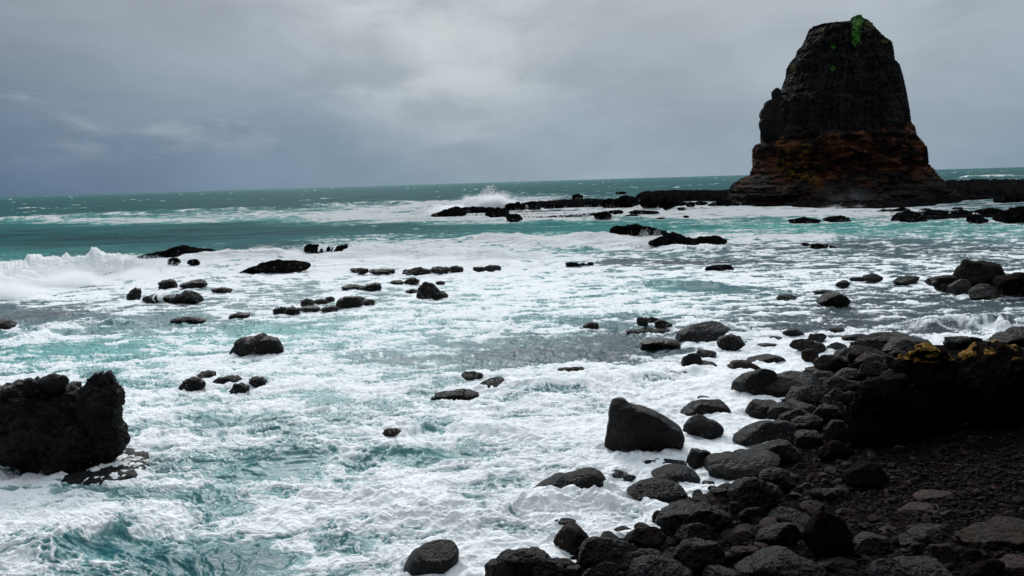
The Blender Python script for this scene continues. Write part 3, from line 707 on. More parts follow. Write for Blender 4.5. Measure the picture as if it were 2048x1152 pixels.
fpx, fpy = project(SC)
gn = f3(SC * 0.9 + 4, 4, 0.6); gn2 = f3(SC * 1.7 + 8, 4, 0.7); front = SC[:, 1] < YS + 6
def patch(name, m, mat, eps=0.02):
    if m.sum() < 4: return
    Fs = Ft[m]
    Fs = pieces(Fs, len(V), 1, 1)[0]
    uq, inv = np.unique(Fs, return_inverse=True)
    tuft = 0.15 * np.abs(f3(V[uq] * 3, 3))[:, None]
    o = link(name, mesh_from(name, V[uq] + N_[uq] * (eps + tuft) - so, inv.reshape(Fs.shape), mat), parent=st); return o
def near(cx, cy, rx, ry): return ((fpx - cx) / rx) ** 2 + ((fpy - cy) / ry) ** 2 + gn2 * 1.9 < 1
patch('grass_patch', ((((fpx - 1716 + (fpy - 40) * .12) / (11 - (fpy - 40) * .07)) ** 2 + ((fpy - 58) / 34) ** 4 + gn2 * 1.3) < 1) & front, GRASS)
patch('grass_patch', near(1736, 50, 12, 10) & front & (fpx > 1729), OLIVE)
patch('grass_patch', near(1627, 66, 10, 4) & front, GRASS)
patch('grass_patch', near(1666, 92, 5, 6) & front, GRASS)
patch('grass_patch', near(1665, 137, 7, 5) & front, GRASS)
patch('grass_patch', near(1584, 134, 8, 7) & front, OLIVE)
patch('grass_patch', near(1770, 82, 9, 5) & front, OLIVE)
patch('grass_patch', near(1643, 60, 6, 5) & front, OLIVE)

# leaning pinnacle and broken shoulder on the left edge
for nm, pts, dp in [('pinnacle', [(1546,240),(1547,205),(1548,180),(1553,175),(1559,178),(1561,190),(1564,235)], 1.3), ('shoulder_block', [(1518,280),(1524,240),(1529,215),(1536,203),(1548,199),(1556,215),(1562,290)], 2.2)]:
    Rk = np.random.RandomState(4); Q, F_, c_ = star(pts, YS - 1.0, dp, 5, Rk, .14, .6, 6, 1.0, freq=2.0)
    link(nm, mesh_from(nm, Q + c_ - so, F_, STK), parent=st)

# ------------------------------------------------------------------ rocks far out: reef, shelf, ledges
def platform(name, label, pts, z0, amp, mat='far', thick=1.2, scale=1.0, group=None, n=170):
    """a low flat rock shelf from the pixel outline of its top edge at height z0"""
    W2 = np.array([on_water(p[0], p[1], z0)[:2] for p in pts]); lo = W2.min(0); hi = W2.max(0)
    c = (lo + hi) / 2
    gx = np.linspace(lo[0] - 1, hi[0] + 1, n); gy = np.linspace(lo[1] - 1, hi[1] + 1, n); B, A_ = np.meshgrid(gy, gx, indexing='ij')
    a = A_.ravel(); b = B.ravel(); ins = np.zeros(a.shape, bool); dmin = np.full(a.shape, 1e9)
    for k in range(len(W2)):
        p, q = W2[k], W2[(k + 1) % len(W2)]
        cross = ((p[1] > b) != (q[1] > b)) & (a < (q[0] - p[0]) * (b - p[1]) / (q[1] - p[1] + 1e-9) + p[0]); ins ^= cross
        ab = q - p; t = np.clip(((a - p[0]) * ab[0] + (b - p[1]) * ab[1]) / (ab @ ab + 1e-9), 0, 1)
        dmin = np.minimum(dmin, np.hypot(a - p[0] - t * ab[0], b - p[1] - t * ab[1]))
    s = np.where(ins, dmin, -dmin) + 1.2 * scale * f2(a * 0.4 / scale, b * 0.4 / scale, 4)
    h = z0 * sstep(s, -0.8 * scale, 0.7 * scale) - 0.8 * (1 - sstep(s, -2.0 * scale, 0))
    h = h + amp * (f2(a * 0.55 / scale, b * 0.35 / scale, 5, 0.6, ridge=True) - 0.42) * sstep(s, -1.0, 1.0)
    i = np.arange(n - 1)[:, None] * n + np.arange(n - 1)[None]
    F = np.stack([i, i + 1, i + n + 1, i + n], -1).reshape(-1, 4); F = F[h[F].max(1) > -0.7]
    uq, inv = np.unique(F, return_inverse=True)
    V = np.stack([a - c[0], b - c[1], h], 1)[uq]
    o = link(name, mesh_from(name, V, inv.reshape(F.shape), ROCK[mat]), (c[0], c[1], 0)); tag(o, label, 'rock shelf', group); return o
platform('rock_shelf', 'broad flat black rock shelf around the foot of the sea stack', [(1455,394),(1520,404),(1600,409),(1700,411),(1760,410),(1850,404),(1960,394),(2120,384),(2120,372),(1900,372),(1700,375),(1480,378)], 0.4, 1.0)
platform('rock_shelf', 'long low dark reef running out of the picture right of the sea stack', [(1880,388),(1960,384),(2060,380),(2200,376),(2200,362),(2050,362),(1960,362),(1890,364)], 1.1, 1.8, scale=1.8)
platform('rock_shelf', 'low dark reef strip left of the sea stack touching its foot', [(1273,391),(1340,393),(1400,392),(1460,392),(1462,383),(1400,383),(1340,383),(1285,385)], 0.9, 1.4, scale=1.2)
platform('rock_shelf', 'thin flat ledge awash behind the leftmost reef rocks', [(1060,408),(1120,410),(1190,408),(1230,402),(1190,399),(1110,401)], 0.4, 0.9, scale=1.0)
platform('rock_shelf', 'flat wet ledge the surf spills over, right of the sea stack foot', [(1745,428),(1800,434),(1900,441),(1980,444),(2080,444),(2080,432),(1940,430),(1840,425),(1770,420)], -0.12, 0.6, scale=0.5)
platform('rock_shelf', 'flat wet ledge with water pouring over its edge below the far plume', [(905,432),(960,436),(1050,438),(1150,437),(1200,430),(1150,422),(1000,424)], -0.2, 0.6, scale=0.5)

FR = dict(lump=0.42, facets=5, fine=1.2, boxy=0.68, freq=2.1, rag=0.42)
G1 = 'reef rocks below the far spray plume'
row('black reef rocks below the far spray plume', [
  [(861,434),(868,428),(885,424),(896,419),(905,414),(918,412),(928,417),(935,424),(912,434),(890,433)],
  [(900,422),(925,414),(945,412),(970,413),(985,412),(990,419),(975,422),(940,424),(910,426)],
  (970,415,1018,436,.6),(1010,427,1045,442,.4),(1010,405,1050,421,.6),(1033,411,1054,421,.5),(1052,412,1083,420,.5),(1085,408,1107,417,.5),(1110,408,1132,416,.5),(1045,402,1110,409,.3),(1170,402,1195,414,.5),(1144,388,1165,397,.4)], G1, **FR)
row('jagged black rocks between plume and stack', [
  (1200,397,1242,414,.5),[(1222,413),(1228,400),(1240,392),(1262,390),(1275,396),(1278,410),(1260,415)],(1276,392,1320,415,.5),(1318,394,1352,416,.4),(1338,401,1372,411,.4),(1372,404,1390,413,.5),(1388,402,1416,410,.5),
  [(1416,410),(1425,402),(1440,399),(1462,403),(1480,408),(1478,411)],(1230,383,1252,388,.5)], 'jagged reef rocks left of the sea stack', **FR)
row('small low rocks before the jagged reef', [(1184,421,1222,437,.6),(1215,419,1248,427,.4),(1258,420,1318,427,.3),(1248,428,1282,434,.4),(1312,434,1330,438,.5),(1355,414,1372,420,.5),(1366,431,1378,435,.5)], 'low rocks in the surf left of the stack', **FR)
rock('longish dark rock with a knob, left one of two in white water before the stack', [(1578,434,1638,448,.4)], 'far', 'reef_rock', group='two rocks in the surf before the stack', **FR)
rock('humped dark rock, right one of two in white water before the stack', [(1651,431,1700,444,.7)], 'far', 'reef_rock', group='two rocks in the surf before the stack', **FR)
row('ledge rocks in surf at right edge', [(1779,415,1822,424,.7),
  [(1781,439),(1790,430),(1810,422),(1830,420),(1842,424),(1840,434),(1815,440)],(1795,428,1852,446,.5),(1838,416,1866,422,.4),(1846,419,1900,429,.4),(1905,414,1928,420,.5),(1900,419,1944,427,.5),(1948,415,2010,427,.5),(1930,431,1975,446,.5),
  [(1984,444),(2000,430),(2020,418),(2048,408),(2080,410),(2080,445),(2030,446)],[(1985,403),(1990,394),(2010,392),(2025,386),(2048,387),(2075,390),(2075,405),(2020,405)]], 'ledge rocks at the right edge', **FR)
# mid distance islands
rock('long jagged black island rock at right centre, its left and tallest part', [[(1217,468),(1222,455),(1240,449),(1252,447),(1258,454),(1268,447),(1282,452),(1300,457),(1318,460),(1336,467),(1325,476),(1260,474)]], 'far', 'island_rock', group='parts of the long jagged island', **FR)
rock('dark slab behind the splash, middle part of the long jagged island', [[(1296,482),(1316,466),(1345,463),(1372,470),(1396,477),(1392,488),(1360,496),(1320,492)]], 'far', 'island_rock', group='parts of the long jagged island', **FR)
rock('smooth-backed black hump, right end of the long jagged island', [[(1380,489),(1395,475),(1415,470),(1440,471),(1455,482),(1450,489),(1410,491)]], 'far', 'island_rock', group='parts of the long jagged island', **FR)
row('three small rocks left below the long island rock', [(1132,523,1160,533,.4),(1158,526,1174,531,.5),(1175,524,1188,530,.5)], 'small rocks below the island rock', **FR)
row('three tiny rocks right of the long island rock', [(1600,485,1620,490,.5),(1620,486,1656,496,.4),(1658,491,1673,496,.5)], 'tiny rocks right of the island rock', **FR)
rock('low ragged rock awash under the long island rock at right', [(1415,529,1466,541,.8)], 'far', 'reef_rock', **FR)
FM = dict(lump=0.34, facets=7, fine=1.2, boxy=0.7, freq=1.9, rag=0.34)
rock('long dark ridge rock behind the big white breaker on the left', [[(272,516),(280,508),(300,505),(320,504),(330,497),(345,490),(370,489),(385,492),(400,494),(425,494),(434,503),(432,510),(380,513),(320,516)]], 'far', 'island_rock', **FR)
rock('small flat black rock at the far left in the breaker', [(40,526,90,536,.5)], 'far', 'reef_rock', **FR)
rock('small dark double knob between two island rocks on the left', [(498,493,541,504,.6)], 'far', 'reef_rock', **FR)
cw = []
cw.append(rock('broad black rock with water streaming off it, left one of a pair', [[(606,489),(615,487),(650,489),(662,494),(660,507),(620,508),(608,500)]], 'far', 'island_rock', group='pair of rocks with water streaming off', **FR))
cw.append(rock('broad black rock with water streaming off it, right one of a pair', [[(660,506),(662,494),(680,489),(700,487),(724,489),(718,497),(705,507)]], 'far', 'island_rock', group='pair of rocks with water streaming off', **FR))
for o, V, F in cw:
    st_n = None
    shell(o, V, F, lambda C, N: (N[:, 1] < -0.1) & (n2(C[:, 0] * 3.2, C[:, 2] * 0.5) > 0.28), 'water_streak', FOAMM, 0.06)
rock('lumpy elongated black island rock, lone in white water left of centre', [[(478,548),(488,540),(500,534),(515,528),(535,520),(560,519),(590,518),(612,518),(622,526),(615,536),(580,541),(530,545),(500,548)]], 'far', 'island_rock', **FR)
row('two small rocks under the dark ridge rock', [(335,515,360,530,.5),(375,517,400,530,.4)], 'washed rocks under the ridge', **FR)
rock('blocky rock at the left end of the cluster on the left', [[(252,597),(254,583),(265,576),(280,575),(284,583),(283,597),(268,600)]], 'wet', 'reef_rock', **FM)
o, V, F = rock('dark rock cluster with white rills, largest of the left group', [[(283,596),(292,588),(310,585),(330,587),(350,590),(360,604),(330,608),(300,603)],
  {'p': [(335,602),(348,588),(365,583),(390,580),(402,585),(409,596),(405,606),(385,611),(350,610)], 'dy': -.4}], 'wet', 'reef_rock', **FM)
shell(o, V, F, lambda C, N: (N[:, 1] < 0.1) & (n2(C[:, 0] * 4 + C[:, 2], C[:, 2] * 0.8 + 3) > 0.22) & (C[:, 0] < 0.2), 'water_streak', FOAMM, 0.03)
row('two humped rocks above the left cluster', [(318,559,355,577,.7),(364,557,414,576,.75)], 'humped rocks above the left cluster', 'wet', **FM)
rock('small square-ended dark rock right of the left cluster', [(426,574,464,586,.7)], 'wet', 'reef_rock', **FM)
rock('thin flat rock awash beside grey ripples, left of centre', [(343,632,412,646,.3)], 'wet', 'reef_rock', **FM)
rock('little dome of dark rock at the edge of turquoise water', [(457,624,500,637,.5)], 'wet', 'reef_rock', **FM)
rock('dark wet rock cut by the left edge of the picture', [[(-30,640),(0,637),(22,638),(34,648),(20,657),(-30,660)]], 'wet', 'reef_rock', **FM)
FB = dict(lump=0.12, facets=6, fine=0.7, boxy=0.78, mat='wet', rag=0.2)
cl = [(546,614,575,629,.6),(570,612,602,631,.5)]
row('two low rocks starting the middle boulder row', cl, 'boulders of the middle row', 'wet', **FM)
rock('round smooth grey boulder in the middle boulder row', [(601,597,629,615,.5)], 'grey', group='boulders of the middle row', **{k: v for k, v in FB.items() if k != 'mat'})
rock('flat streaked grey boulder under the round grey one', [(600,611,641,625,.4)], 'grey', group='boulders of the middle row', **{k: v for k, v in FB.items() if k != 'mat'})
rock('smooth oval grey-brown boulder at the front of the middle row', [(642,610,677,625,.5)], 'grey', group='boulders of the middle row', **{k: v for k, v in FB.items() if k != 'mat'})
rock('small dark boulder at the back of the middle row', [(650,593,670,605,.5)], group='boulders of the middle row', **FB)
rock('pale flat boulder behind the round grey one', [(628,597,656,609,.5)], group='boulders of the middle row', **FB)
rock('largest dark boulder of the middle row', [[(671,612),(673,603),(685,596),(705,592),(722,596),(727,608),(722,616),(695,618),(678,618)]], group='boulders of the middle row', **FB)
rock('dark boulder perched behind the largest one of the middle row', [(694,591,731,607,.4)], group='boulders of the middle row', **FB)
rock('black oval boulder at the right end of the middle row', [(724,597,750,611,.4)], group='boulders of the middle row', **FB)
row('flat black rocks under the long surf band', [(700,536,722,544,.6),(714,535,738,547,.4),(735,537,792,547,.5),[(804,547),(808,536),(820,533),(845,535),(862,538),(866,546),(840,549)],(862,533,900,548,.5),(896,531,926,544,.6)], 'flat rocks under the surf band', 'wet', **FM)
row('two rocks half buried in the end of the surf band', [(944,533,972,543,.4),(966,530,1002,542,.8)], 'rocks half buried in surf', 'wet', **FM)
row('low black rocks left of the tall lumpy rock', [(684,568,729,580,.6),(720,565,764,581,.8),(780,560,809,569,.6),(809,555,840,570,.4)], 'low rocks by the lumpy rock', 'wet', **FM)
rock('tall lumpy black rock standing in foam near the middle', [[(832,596),(833,585),(834,575),(841,565),(850,563),(860,566),(868,575),(880,583),(893,588),(897,593),(888,598),(850,599)]], 'wet', 'reef_rock', **FM)
rock('tiny black rock right of the tall lumpy black rock', [(872,562,890,570,.4)], 'wet', 'reef_rock', **FM)
rock('tiny flat rock touching the left of the tall lumpy black rock', [(810,578,836,586,.6)], 'wet', 'reef_rock', **FM)
rock('isolated rugged black rock with a peaked top in turquoise foam', [[(458,708),(463,697),(470,690),(475,678),(484,673),(500,676),(510,672),(521,665),(532,672),(545,673),(556,677),(562,690),(568,702),(560,711),(520,716),(480,714)]], 'wet', 'island_rock', lump=.15, facets=-5, fine=1.4, boxy=.7, freq=2.2)
row('craggy rocks awash below the peaked rock', [[(357,782),(368,770),(378,757),(392,752),(402,760),(412,768),(400,776),(380,780)],(394,740,432,756,.5),(430,750,487,768,.6),(461,764,499,788,.5),(498,752,532,772,.5)], 'craggy rocks awash', 'wet', **FM)
row('craggy rocks awash left of the pointed boulder', [(865,776,955,799,.7),(926,740,968,757,.5),[(955,775),(968,760),(985,753),(1010,755),(1025,768),(1037,774),(1010,778),(975,780)]], 'craggy rocks left of the pointed boulder', 'wet', **FM)
rock('tiny black rock above the craggy trio', [(980,740,994,747,.5)], 'wet', 'reef_rock', **FM)
rock('small brown-black rock breaking the foam at centre', [(765,855,802,873,.4)], 'brown', 'reef_rock', lump=.18, freq=2, fine=1)
rock('flat brownish rock barely showing above grey water', [(1116,733,1176,748,.6)], 'brown', 'reef_rock', **FM)
# big sea rock on the left
o, V, F = rock('massive bulbous black rock with two lobes at the left edge', [
  [(-70,800),(-30,780),(0,770),(36,764),(60,757),(100,752),(140,762),(170,780),(205,805),(215,850),(212,890),(175,928),(112,960),(85,953),(62,925),(38,905),(0,897),(-70,890)],
  {'p': [(152,800),(165,772),(172,752),(188,741),(212,739),(232,743),(241,756),(243,768),(255,775),(254,792),(246,803),(245,838),(258,860),(262,882),(257,900),(238,912),(210,927),(172,940),(148,905),(145,850)], 'dy': -.1},
  {'p': [(75,764),(80,752),(95,746),(118,748),(133,747),(139,762),(120,774),(90,774)], 'dy': -.1}, {'p': [(42,772),(52,757),(66,755),(77,765),(74,778),(52,780)], 'dy': -.2},
  {'p': [(78,940),(78,885),(95,860),(130,848),(170,850),(200,870),(190,915),(115,958),(90,952)], 'dy': -.25}], 'wet', 'sea_rock', depth=0.75, lump=0.16, boxy=0.7, facets=-14, fine=2.0, base=962, billow=.09)
platform('rock_ledge', 'dark wet shelf awash at the foot of the massive left rock', [(120,958),(160,930),(205,915),(250,895),(288,900),(292,925),(262,952),(200,964)], 0.05, 0.10, 'wet', scale=.12, n=120)

# ------------------------------------------------------------------ rocks of the near right water
o, V, F = rock('black two-humped island rock at the right with boulders at its foot', [[(1903,560),(1908,545),(1925,532),(1930,520),(1941,518),(1952,525),(1962,527),(1972,521),(1986,521),(1998,530),(2007,545),(2012,560),(2000,580),(1950,582),(1915,575)]], 'dark', 'island_rock', lump=0.14, facets=6, base=585)
GI = 'boulders round the two-humped island rock'
BR = dict(lump=0.13, facets=13, fine=1.2, boxy=0.68, freq=1.7, rag=0.3)
rock('small black boulder at the far left of the two-humped rock', [(1849,554,1886,571,.5)], 'wet', group=GI, **BR)
rock('flat-topped black boulder joining the two-humped rock on its left', [(1866,551,1922,581,.6)], 'wet', group=GI, **BR)
rock('low black boulder in front left of the two-humped rock', [(1878,565,1917,584,.6)], 'wet', group=GI, **BR)
rock('dark oval boulder at the front centre of the two-humped rock', [(1896,560,1948,590,.5)], 'wet', group=GI, **BR)
rock('big smooth oval boulder right in front of the two-humped rock', [(1936,567,2003,597,.5)], 'wet', group=GI, **BR)
rock('long dark mass right of the two-humped rock running out of the picture', [[(1985,592),(1990,555),(2010,546),(2048,544),(2100,550),(2100,595),(2020,598)]], 'dark', 'island_rock', **BR)
rock('small rock right below the dark mass at the right edge', [(2030,578,2070,593,.4)], 'wet', group=GI, **BR)
rock('arched smooth dark rock left of the two-humped island', [(1785,550,1842,568,.5)], 'wet', **BR)
rock('rounded dark rock, wave running over its left side', [(1722,547,1766,565,.5)], 'wet', **BR)
rock('low pale-washed rock between the rounded and the small peaked one', [(1698,554,1732,563,.6)], 'grey', **BR)
rock('small peaked rock in the grey water', [(1667,561,1700,576,.6)], 'wet', **BR)
rock('low black rock awash left of the ramp-shaped one', [(1554,588,1597,601,.5)], 'wet', **BR)
rock('ramp-shaped dark rock with water pouring round it', [[(1630,611),(1645,596),(1655,588),(1668,584),(1680,590),(1690,600),(1702,612),(1670,616)]], 'wet', **BR)
rock('flat strip of rock behind the ramp-shaped one', [(1626,580,1662,588,.5)], 'wet', **BR)
row('three small touching rocks in dark water', [(1274,634,1298,652,.5),(1293,634,1320,646,.4),(1309,640,1344,657,.3)], 'three small rounded rocks', 'wet', **BR)
rock('small black rock alone in dark rippled water', [(1167,644,1199,660,.5)], 'wet', **BR)
rock('flat wet rock sheet just under the three rounded rocks', [(1252,655,1342,667,.5)], 'wet', **BR)
rock('low reddish weed-covered rock in front of the domed boulder', [(1281,676,1364,699,.4)], 'red', lump=.2, facets=4)
rock('large domed grey-black boulder in the water, right of centre', [[(1350,678),(1355,662),(1375,650),(1400,641),(1425,643),(1445,650),(1458,661),(1460,672),(1435,684),(1390,685),(1356,683)]], 'grey', **BR)
rock('round ball-like boulder leaning on the domed one', [[(1433,695),(1435,680),(1447,669),(1465,667),(1482,674),(1491,690),(1488,701),(1460,704),(1438,702)]], 'wet', **BR)
row('three piled rocks below the ball-like boulder', [(1390,697,1432,718,.5),(1362,706,1405,738,.6),(1385,720,1434,738,.6)], 'piled wet rocks', 'wet', **BR)
rock('peaked flat rock with foam behind it, left of the long slab', [[(1451,742),(1463,729),(1475,719),(1490,722),(1508,728),(1525,738),(1490,745)]], 'brown', **BR)
rock('long rounded slab with foam curling under it', [[(1492,724),(1497,714),(1515,709),(1545,707),(1565,711),(1573,721),(1560,727),(1520,727)]], 'wet', **BR)
rock('small flat black rock in foam above the long slab', [(1512,686,1553,695,.5)], 'wet', **BR)
rock('curved dark rock with foam through it, upper shore group', [(1565,657,1607,673,.4)], 'wet', **BR)
rock('tiny rock left of the curved dark rock', [(1539,671,1564,679,.5)], 'wet', **BR)
rock('blocky dark rock with a square right end, upper shore group', [(1615,667,1653,684,.7)], 'wet', **BR)
rock('highest and farthest small peaked rock of the upper shore group', [(1652,655,1689,667,.5)], 'wet', **BR)
rock('slanting dark rock pointing left, in the white channel', [[(1578,693),(1590,681),(1605,677),(1625,685),(1650,697),(1662,706),(1640,712),(1618,702),(1597,700)]], 'wet', **BR)
rock('wedge-shaped rock at the head of the white channel', [[(1602,702),(1615,698),(1632,697),(1640,710),(1640,727),(1625,728),(1612,718)]], 'brown', **BR)
rock('grey humped rock right of the slanting one', [(1652,685,1694,703,.4)], 'grey', **BR)
rock('flat wave-washed rock sheet in front of the piled wet rocks', [(1318,741,1384,756,.5)], 'wet', **BR)
rock('tiny dark knob in the foam left of the big split boulder', [(1444,752,1458,762,.5)], 'wet', **BR)
# the pointed boulder and its neighbours
rock('big pointed black boulder with a horn on its left, standing in white foam', [[(1209,903),(1213,870),(1219,840),(1220,812),(1226,797),(1240,794),(1252,797),(1260,806),(1275,812),(1300,818),(1325,828),(1345,842),(1363,853),(1370,872),(1367,890),(1350,906),(1320,916),(1280,913),(1240,904)]], 'wet', 'sea_rock', depth=0.7, lump=0.05, boxy=0.6, facets=-5, fine=1.0)
rock('dark humped boulder behind the layered slab', [[(1360,824),(1378,815),(1395,803),(1410,798),(1435,799),(1448,806),(1462,820),(1445,828),(1425,837),(1390,832)]], 'wet', **BR)
rock('small black tip poking out behind the dark humped boulder', [(1393,791,1422,801,.4)], 'wet', **BR)
rock('blue-grey layered slab tilted between pointed boulder and foam', [[(1365,846),(1385,832),(1402,829),(1418,838),(1436,845),(1448,858),(1443,870),(1425,881),(1395,876),(1370,872)]], 'grey', 'rock_slab', lump=.08, facets=12, fine=1.2, boxy=.6)
rock('big split boulder at the edge of the pile, rounded left half showing', [[(1462,786),(1465,768),(1480,757),(1508,744),(1535,737),(1553,745),(1556,765),(1540,790),(1510,795),(1485,790)],
  {'p': [(1508,799),(1510,778),(1528,757),(1560,746),(1600,741),(1622,743),(1637,757),(1640,772),(1620,792),(1590,806),(1550,808),(1520,805)], 'dy': -.1}], 'wet', 'boulder', lump=.1, facets=9)
rock('rounded black boulder under the big split boulder', [(1493,800,1562,834,.45)], 'wet', **BR)
rock('long ridged boulder right of the rounded black one', [[(1533,832),(1550,820),(1588,814),(1603,801),(1622,797),(1640,806),(1642,835),(1600,846),(1555,844)]], 'wet', **BR)
rock('long tilted slab-like boulder with foam at its foot', [[(1462,883),(1478,866),(1508,849),(1548,840),(1580,840),(1592,852),(1582,880),(1540,887),(1505,894),(1483,895),(1466,889)]], 'grey', 'boulder', lump=.08, facets=11, fine=1.1)
rock('small round-headed boulder left of the foam pocket', [(1374,895,1427,938,.5)], 'wet', **BR)
rock('broad black boulder with a saddle on top, centre of the shore', [[(1405,935),(1420,914),(1445,912),(1480,911),(1518,903),(1540,896),(1562,905),(1562,932),(1522,957),(1472,968),(1425,962)]], 'wet', lump=.09, facets=8)
rock('smooth grey dome-shaped boulder next to the foam', [[(1302,946),(1322,935),(1345,927),(1365,928),(1385,938),(1402,952),(1402,965),(1370,969),(1322,958)]], 'grey', lump=.05, facets=2, fine=.3)
rock('thin flat black rock under the pointed boulder', [(1282,916,1374,934,.8)], 'wet', boxy=.6, facets=10)
rock('black loaf-shaped boulder in the foam below the grey dome', [[(1253,978),(1268,966),(1293,955),(1330,956),(1355,960),(1371,975),(1377,995),(1367,1008),(1332,1012),(1310,997),(1272,989)]], 'wet', **BR)
rock('long black boulder shaped like a seal, tail to the left in the surf', [[(1125,985),(1128,955),(1145,942),(1165,934),(1190,936),(1203,945),(1210,963),(1216,978),(1206,992),(1190,997),(1155,992)], {'p': [(1064,984),(1075,970),(1100,958),(1135,946),(1165,942),(1178,960),(1165,985),(1110,992)], 'dy': -.05}], 'wet', lump=.09, facets=4, boxy=.75, base=997)
rock('small jagged rock in a splash, left half of a broken pair', [(1217,940,1255,958,.4)], 'wet', **BR)
rock('tiny jagged rock in a splash, right half of a broken pair', [(1247,949,1273,962,.4)], 'wet', **BR)
rock('rounded brown-black boulder ringed by surf left of the shoreline', [[(1106,1086),(1116,1066),(1125,1050),(1140,1044),(1160,1050),(1175,1066),(1181,1085),(1172,1104),(1140,1103),(1112,1094)]], 'brown', **BR)
rock('flat black rock behind the rounded brown-black boulder', [(1109,1036,1152,1054,.5)], 'wet', **BR)
rock('egg-shaped black boulder alone in foam at the bottom of the picture', [[(806,1141),(814,1118),(835,1095),(860,1082),(890,1078),(908,1083),(918,1100),(916,1120),(897,1141),(865,1151),(830,1151)]], 'wet', lump=.06, facets=5, fine=.5)

# ------------------------------------------------------------------ the boulder shore
SHB = dict(lump=0.13, facets=16, fine=1.3, boxy=0.64, water=False, freq=1.8, rag=0.32)
def R_(label, pts, mat='wet', **kw):
    k = dict(SHB); k.update(kw)
    if isinstance(pts, list) and isinstance(pts[0], tuple):       # packed tightly, each a little into its neighbours
        mx_, my_ = (min(p[0] for p in pts) + max(p[0] for p in pts)) / 2, min(p[1] for p in pts)
        pts = [(mx_ + (p[0] - mx_) * 1.10, my_ + (p[1] - my_) * 1.10) for p in pts]
    return rock(label, [pts] if not isinstance(pts, list) or isinstance(pts[0], tuple) and len(pts[0]) == 2 else pts, mat, kw.get('name', 'boulder'), **{a: b for a, b in k.items() if a != 'name'})
R_('black roof-shaped boulder cut by the bottom edge, leftmost on the shore', [(975,1132),(1000,1115),(1035,1095),(1060,1093),(1095,1108),(1112,1122),(1112,1150),(1080,1175),(975,1175)])
R_('dark grey angular stone at the bottom edge before the roof-shaped boulder', [(1060,1165),(1063,1135),(1078,1119),(1110,1128),(1132,1150),(1132,1175)], 'grey')
R_('flat reddish stone wedged beside the roof-shaped boulder', (1105,1117,1150,1138,.3), 'brown')
R_('small grey block at the bottom edge near the water', (1130,1130,1168,1165,.6), 'grey')
R_('black rounded boulder with a flat top at the water edge', [(1162,1116),(1168,1091),(1190,1076),(1230,1072),(1265,1078),(1276,1100),(1260,1126),(1220,1142),(1175,1140)])
R_('dark brown boulder between the flat-topped and the large sloping one', [(1252,1095),(1262,1068),(1285,1053),(1305,1052),(1322,1066),(1330,1095),(1290,1112)], 'brown')
R_('small pointed stone standing in the surf by the shore', [(1304,1046),(1307,1030),(1315,1020),(1326,1032),(1325,1044),(1314,1048)], 'wet')
R_('large sloping grey-black boulder beside the surf', [(1316,1062),(1322,1036),(1350,1012),(1390,999),(1430,1002),(1456,1014),(1462,1036),(1440,1062),(1400,1082),(1340,1088)], 'grey')
R_('flat brown boulder behind the large sloping one', (1385,987,1458,1012,.6), 'brown')
R_('peaked grey boulder above the foam pocket', [(1412,998),(1425,986),(1445,973),(1460,985),(1464,1000),(1435,1004)], 'wet')
for i, (b, l) in enumerate([((1384,979,1405,990,.5),'tiny square stone in the foam pocket'),((1403,961,1431,970,.5),'small flat stone at the top of the foam pocket'),((1415,971,1440,984,.5),'small tilted stone in the foam pocket')]):
    R_(l, b, 'wet', name='stone')
R_('dark domed boulder right of the foam pocket', [(1460,1020),(1465,985),(1480,966),(1510,952),(1545,958),(1560,985),(1545,1015),(1500,1030)], 'grey')
R_('pale grey worn boulder right of the saddle boulder', [(1520,955),(1528,940),(1550,934),(1580,937),(1588,955),(1575,985),(1540,990)], 'grey')
R_('dark sloping boulder under the long tilted slab', [(1490,935),(1515,900),(1540,885),(1575,878),(1605,886),(1600,915),(1560,935)], 'wet')
R_('speckled reddish stone under the dark domed boulder', (1475,1012,1532,1056,.4), 'brown')
R_('grey chunk left of the speckled reddish stone', (1456,1004,1500,1044,.4), 'grey')
R_('tiny round pink stone on the dark domed boulder side', (1504,998,1522,1014,.5), 'pink', name='stone')
R_('rounded black boulder, upper one of two stacked', [(1352,1095),(1358,1068),(1375,1050),(1400,1044),(1422,1052),(1432,1080),(1415,1100)])
R_('rounded black boulder, lower one of two stacked', [(1350,1125),(1355,1095),(1380,1077),(1415,1074),(1440,1090),(1447,1120),(1430,1146),(1380,1150)])
R_('brown stone in the gap left of the stacked pair', (1338,1074,1362,1090,.5), 'brown', name='stone')
R_('layered dark slab at the bottom edge, left of the stacked pair', [(1262,1165),(1270,1130),(1300,1112),(1350,1108),(1382,1130),(1385,1175),(1262,1178)], 'grey', facets=12)
R_('dark rough block behind the layered slab', [(1248,1125),(1258,1103),(1290,1095),(1325,1100),(1332,1122),(1300,1136)], 'wet')
R_('low dark boulder at the bottom edge under the flat-topped one', [(1165,1165),(1172,1140),(1195,1124),(1222,1123),(1242,1140),(1242,1175),(1165,1175)], 'wet')
R_('brownish slab boulder right of the stacked pair', (1440,1052,1512,1096,.5), 'brown')
R_('dark reddish boulder below the brownish slab', (1446,1094,1522,1132,.5), 'brown')
R_('grey flat boulder at the bottom edge, centre right', (1400,1130,1482,1172,.5), 'grey')
R_('tilted dark boulder with a pale ridge', [(1514,1088),(1525,1062),(1555,1044),(1590,1046),(1598,1060),(1575,1086),(1548,1107),(1525,1104)], 'grey')
R_('flat dark boulder above the tilted one with the pale ridge', (1538,1014,1608,1046,.6), 'wet')
R_('tall dark egg-shaped boulder standing on the shingle', [(1610,1098),(1612,1060),(1625,1036),(1645,1021),(1670,1024),(1690,1045),(1702,1072),(1699,1100),(1685,1120),(1640,1120)], 'dark', lump=.07, facets=9)
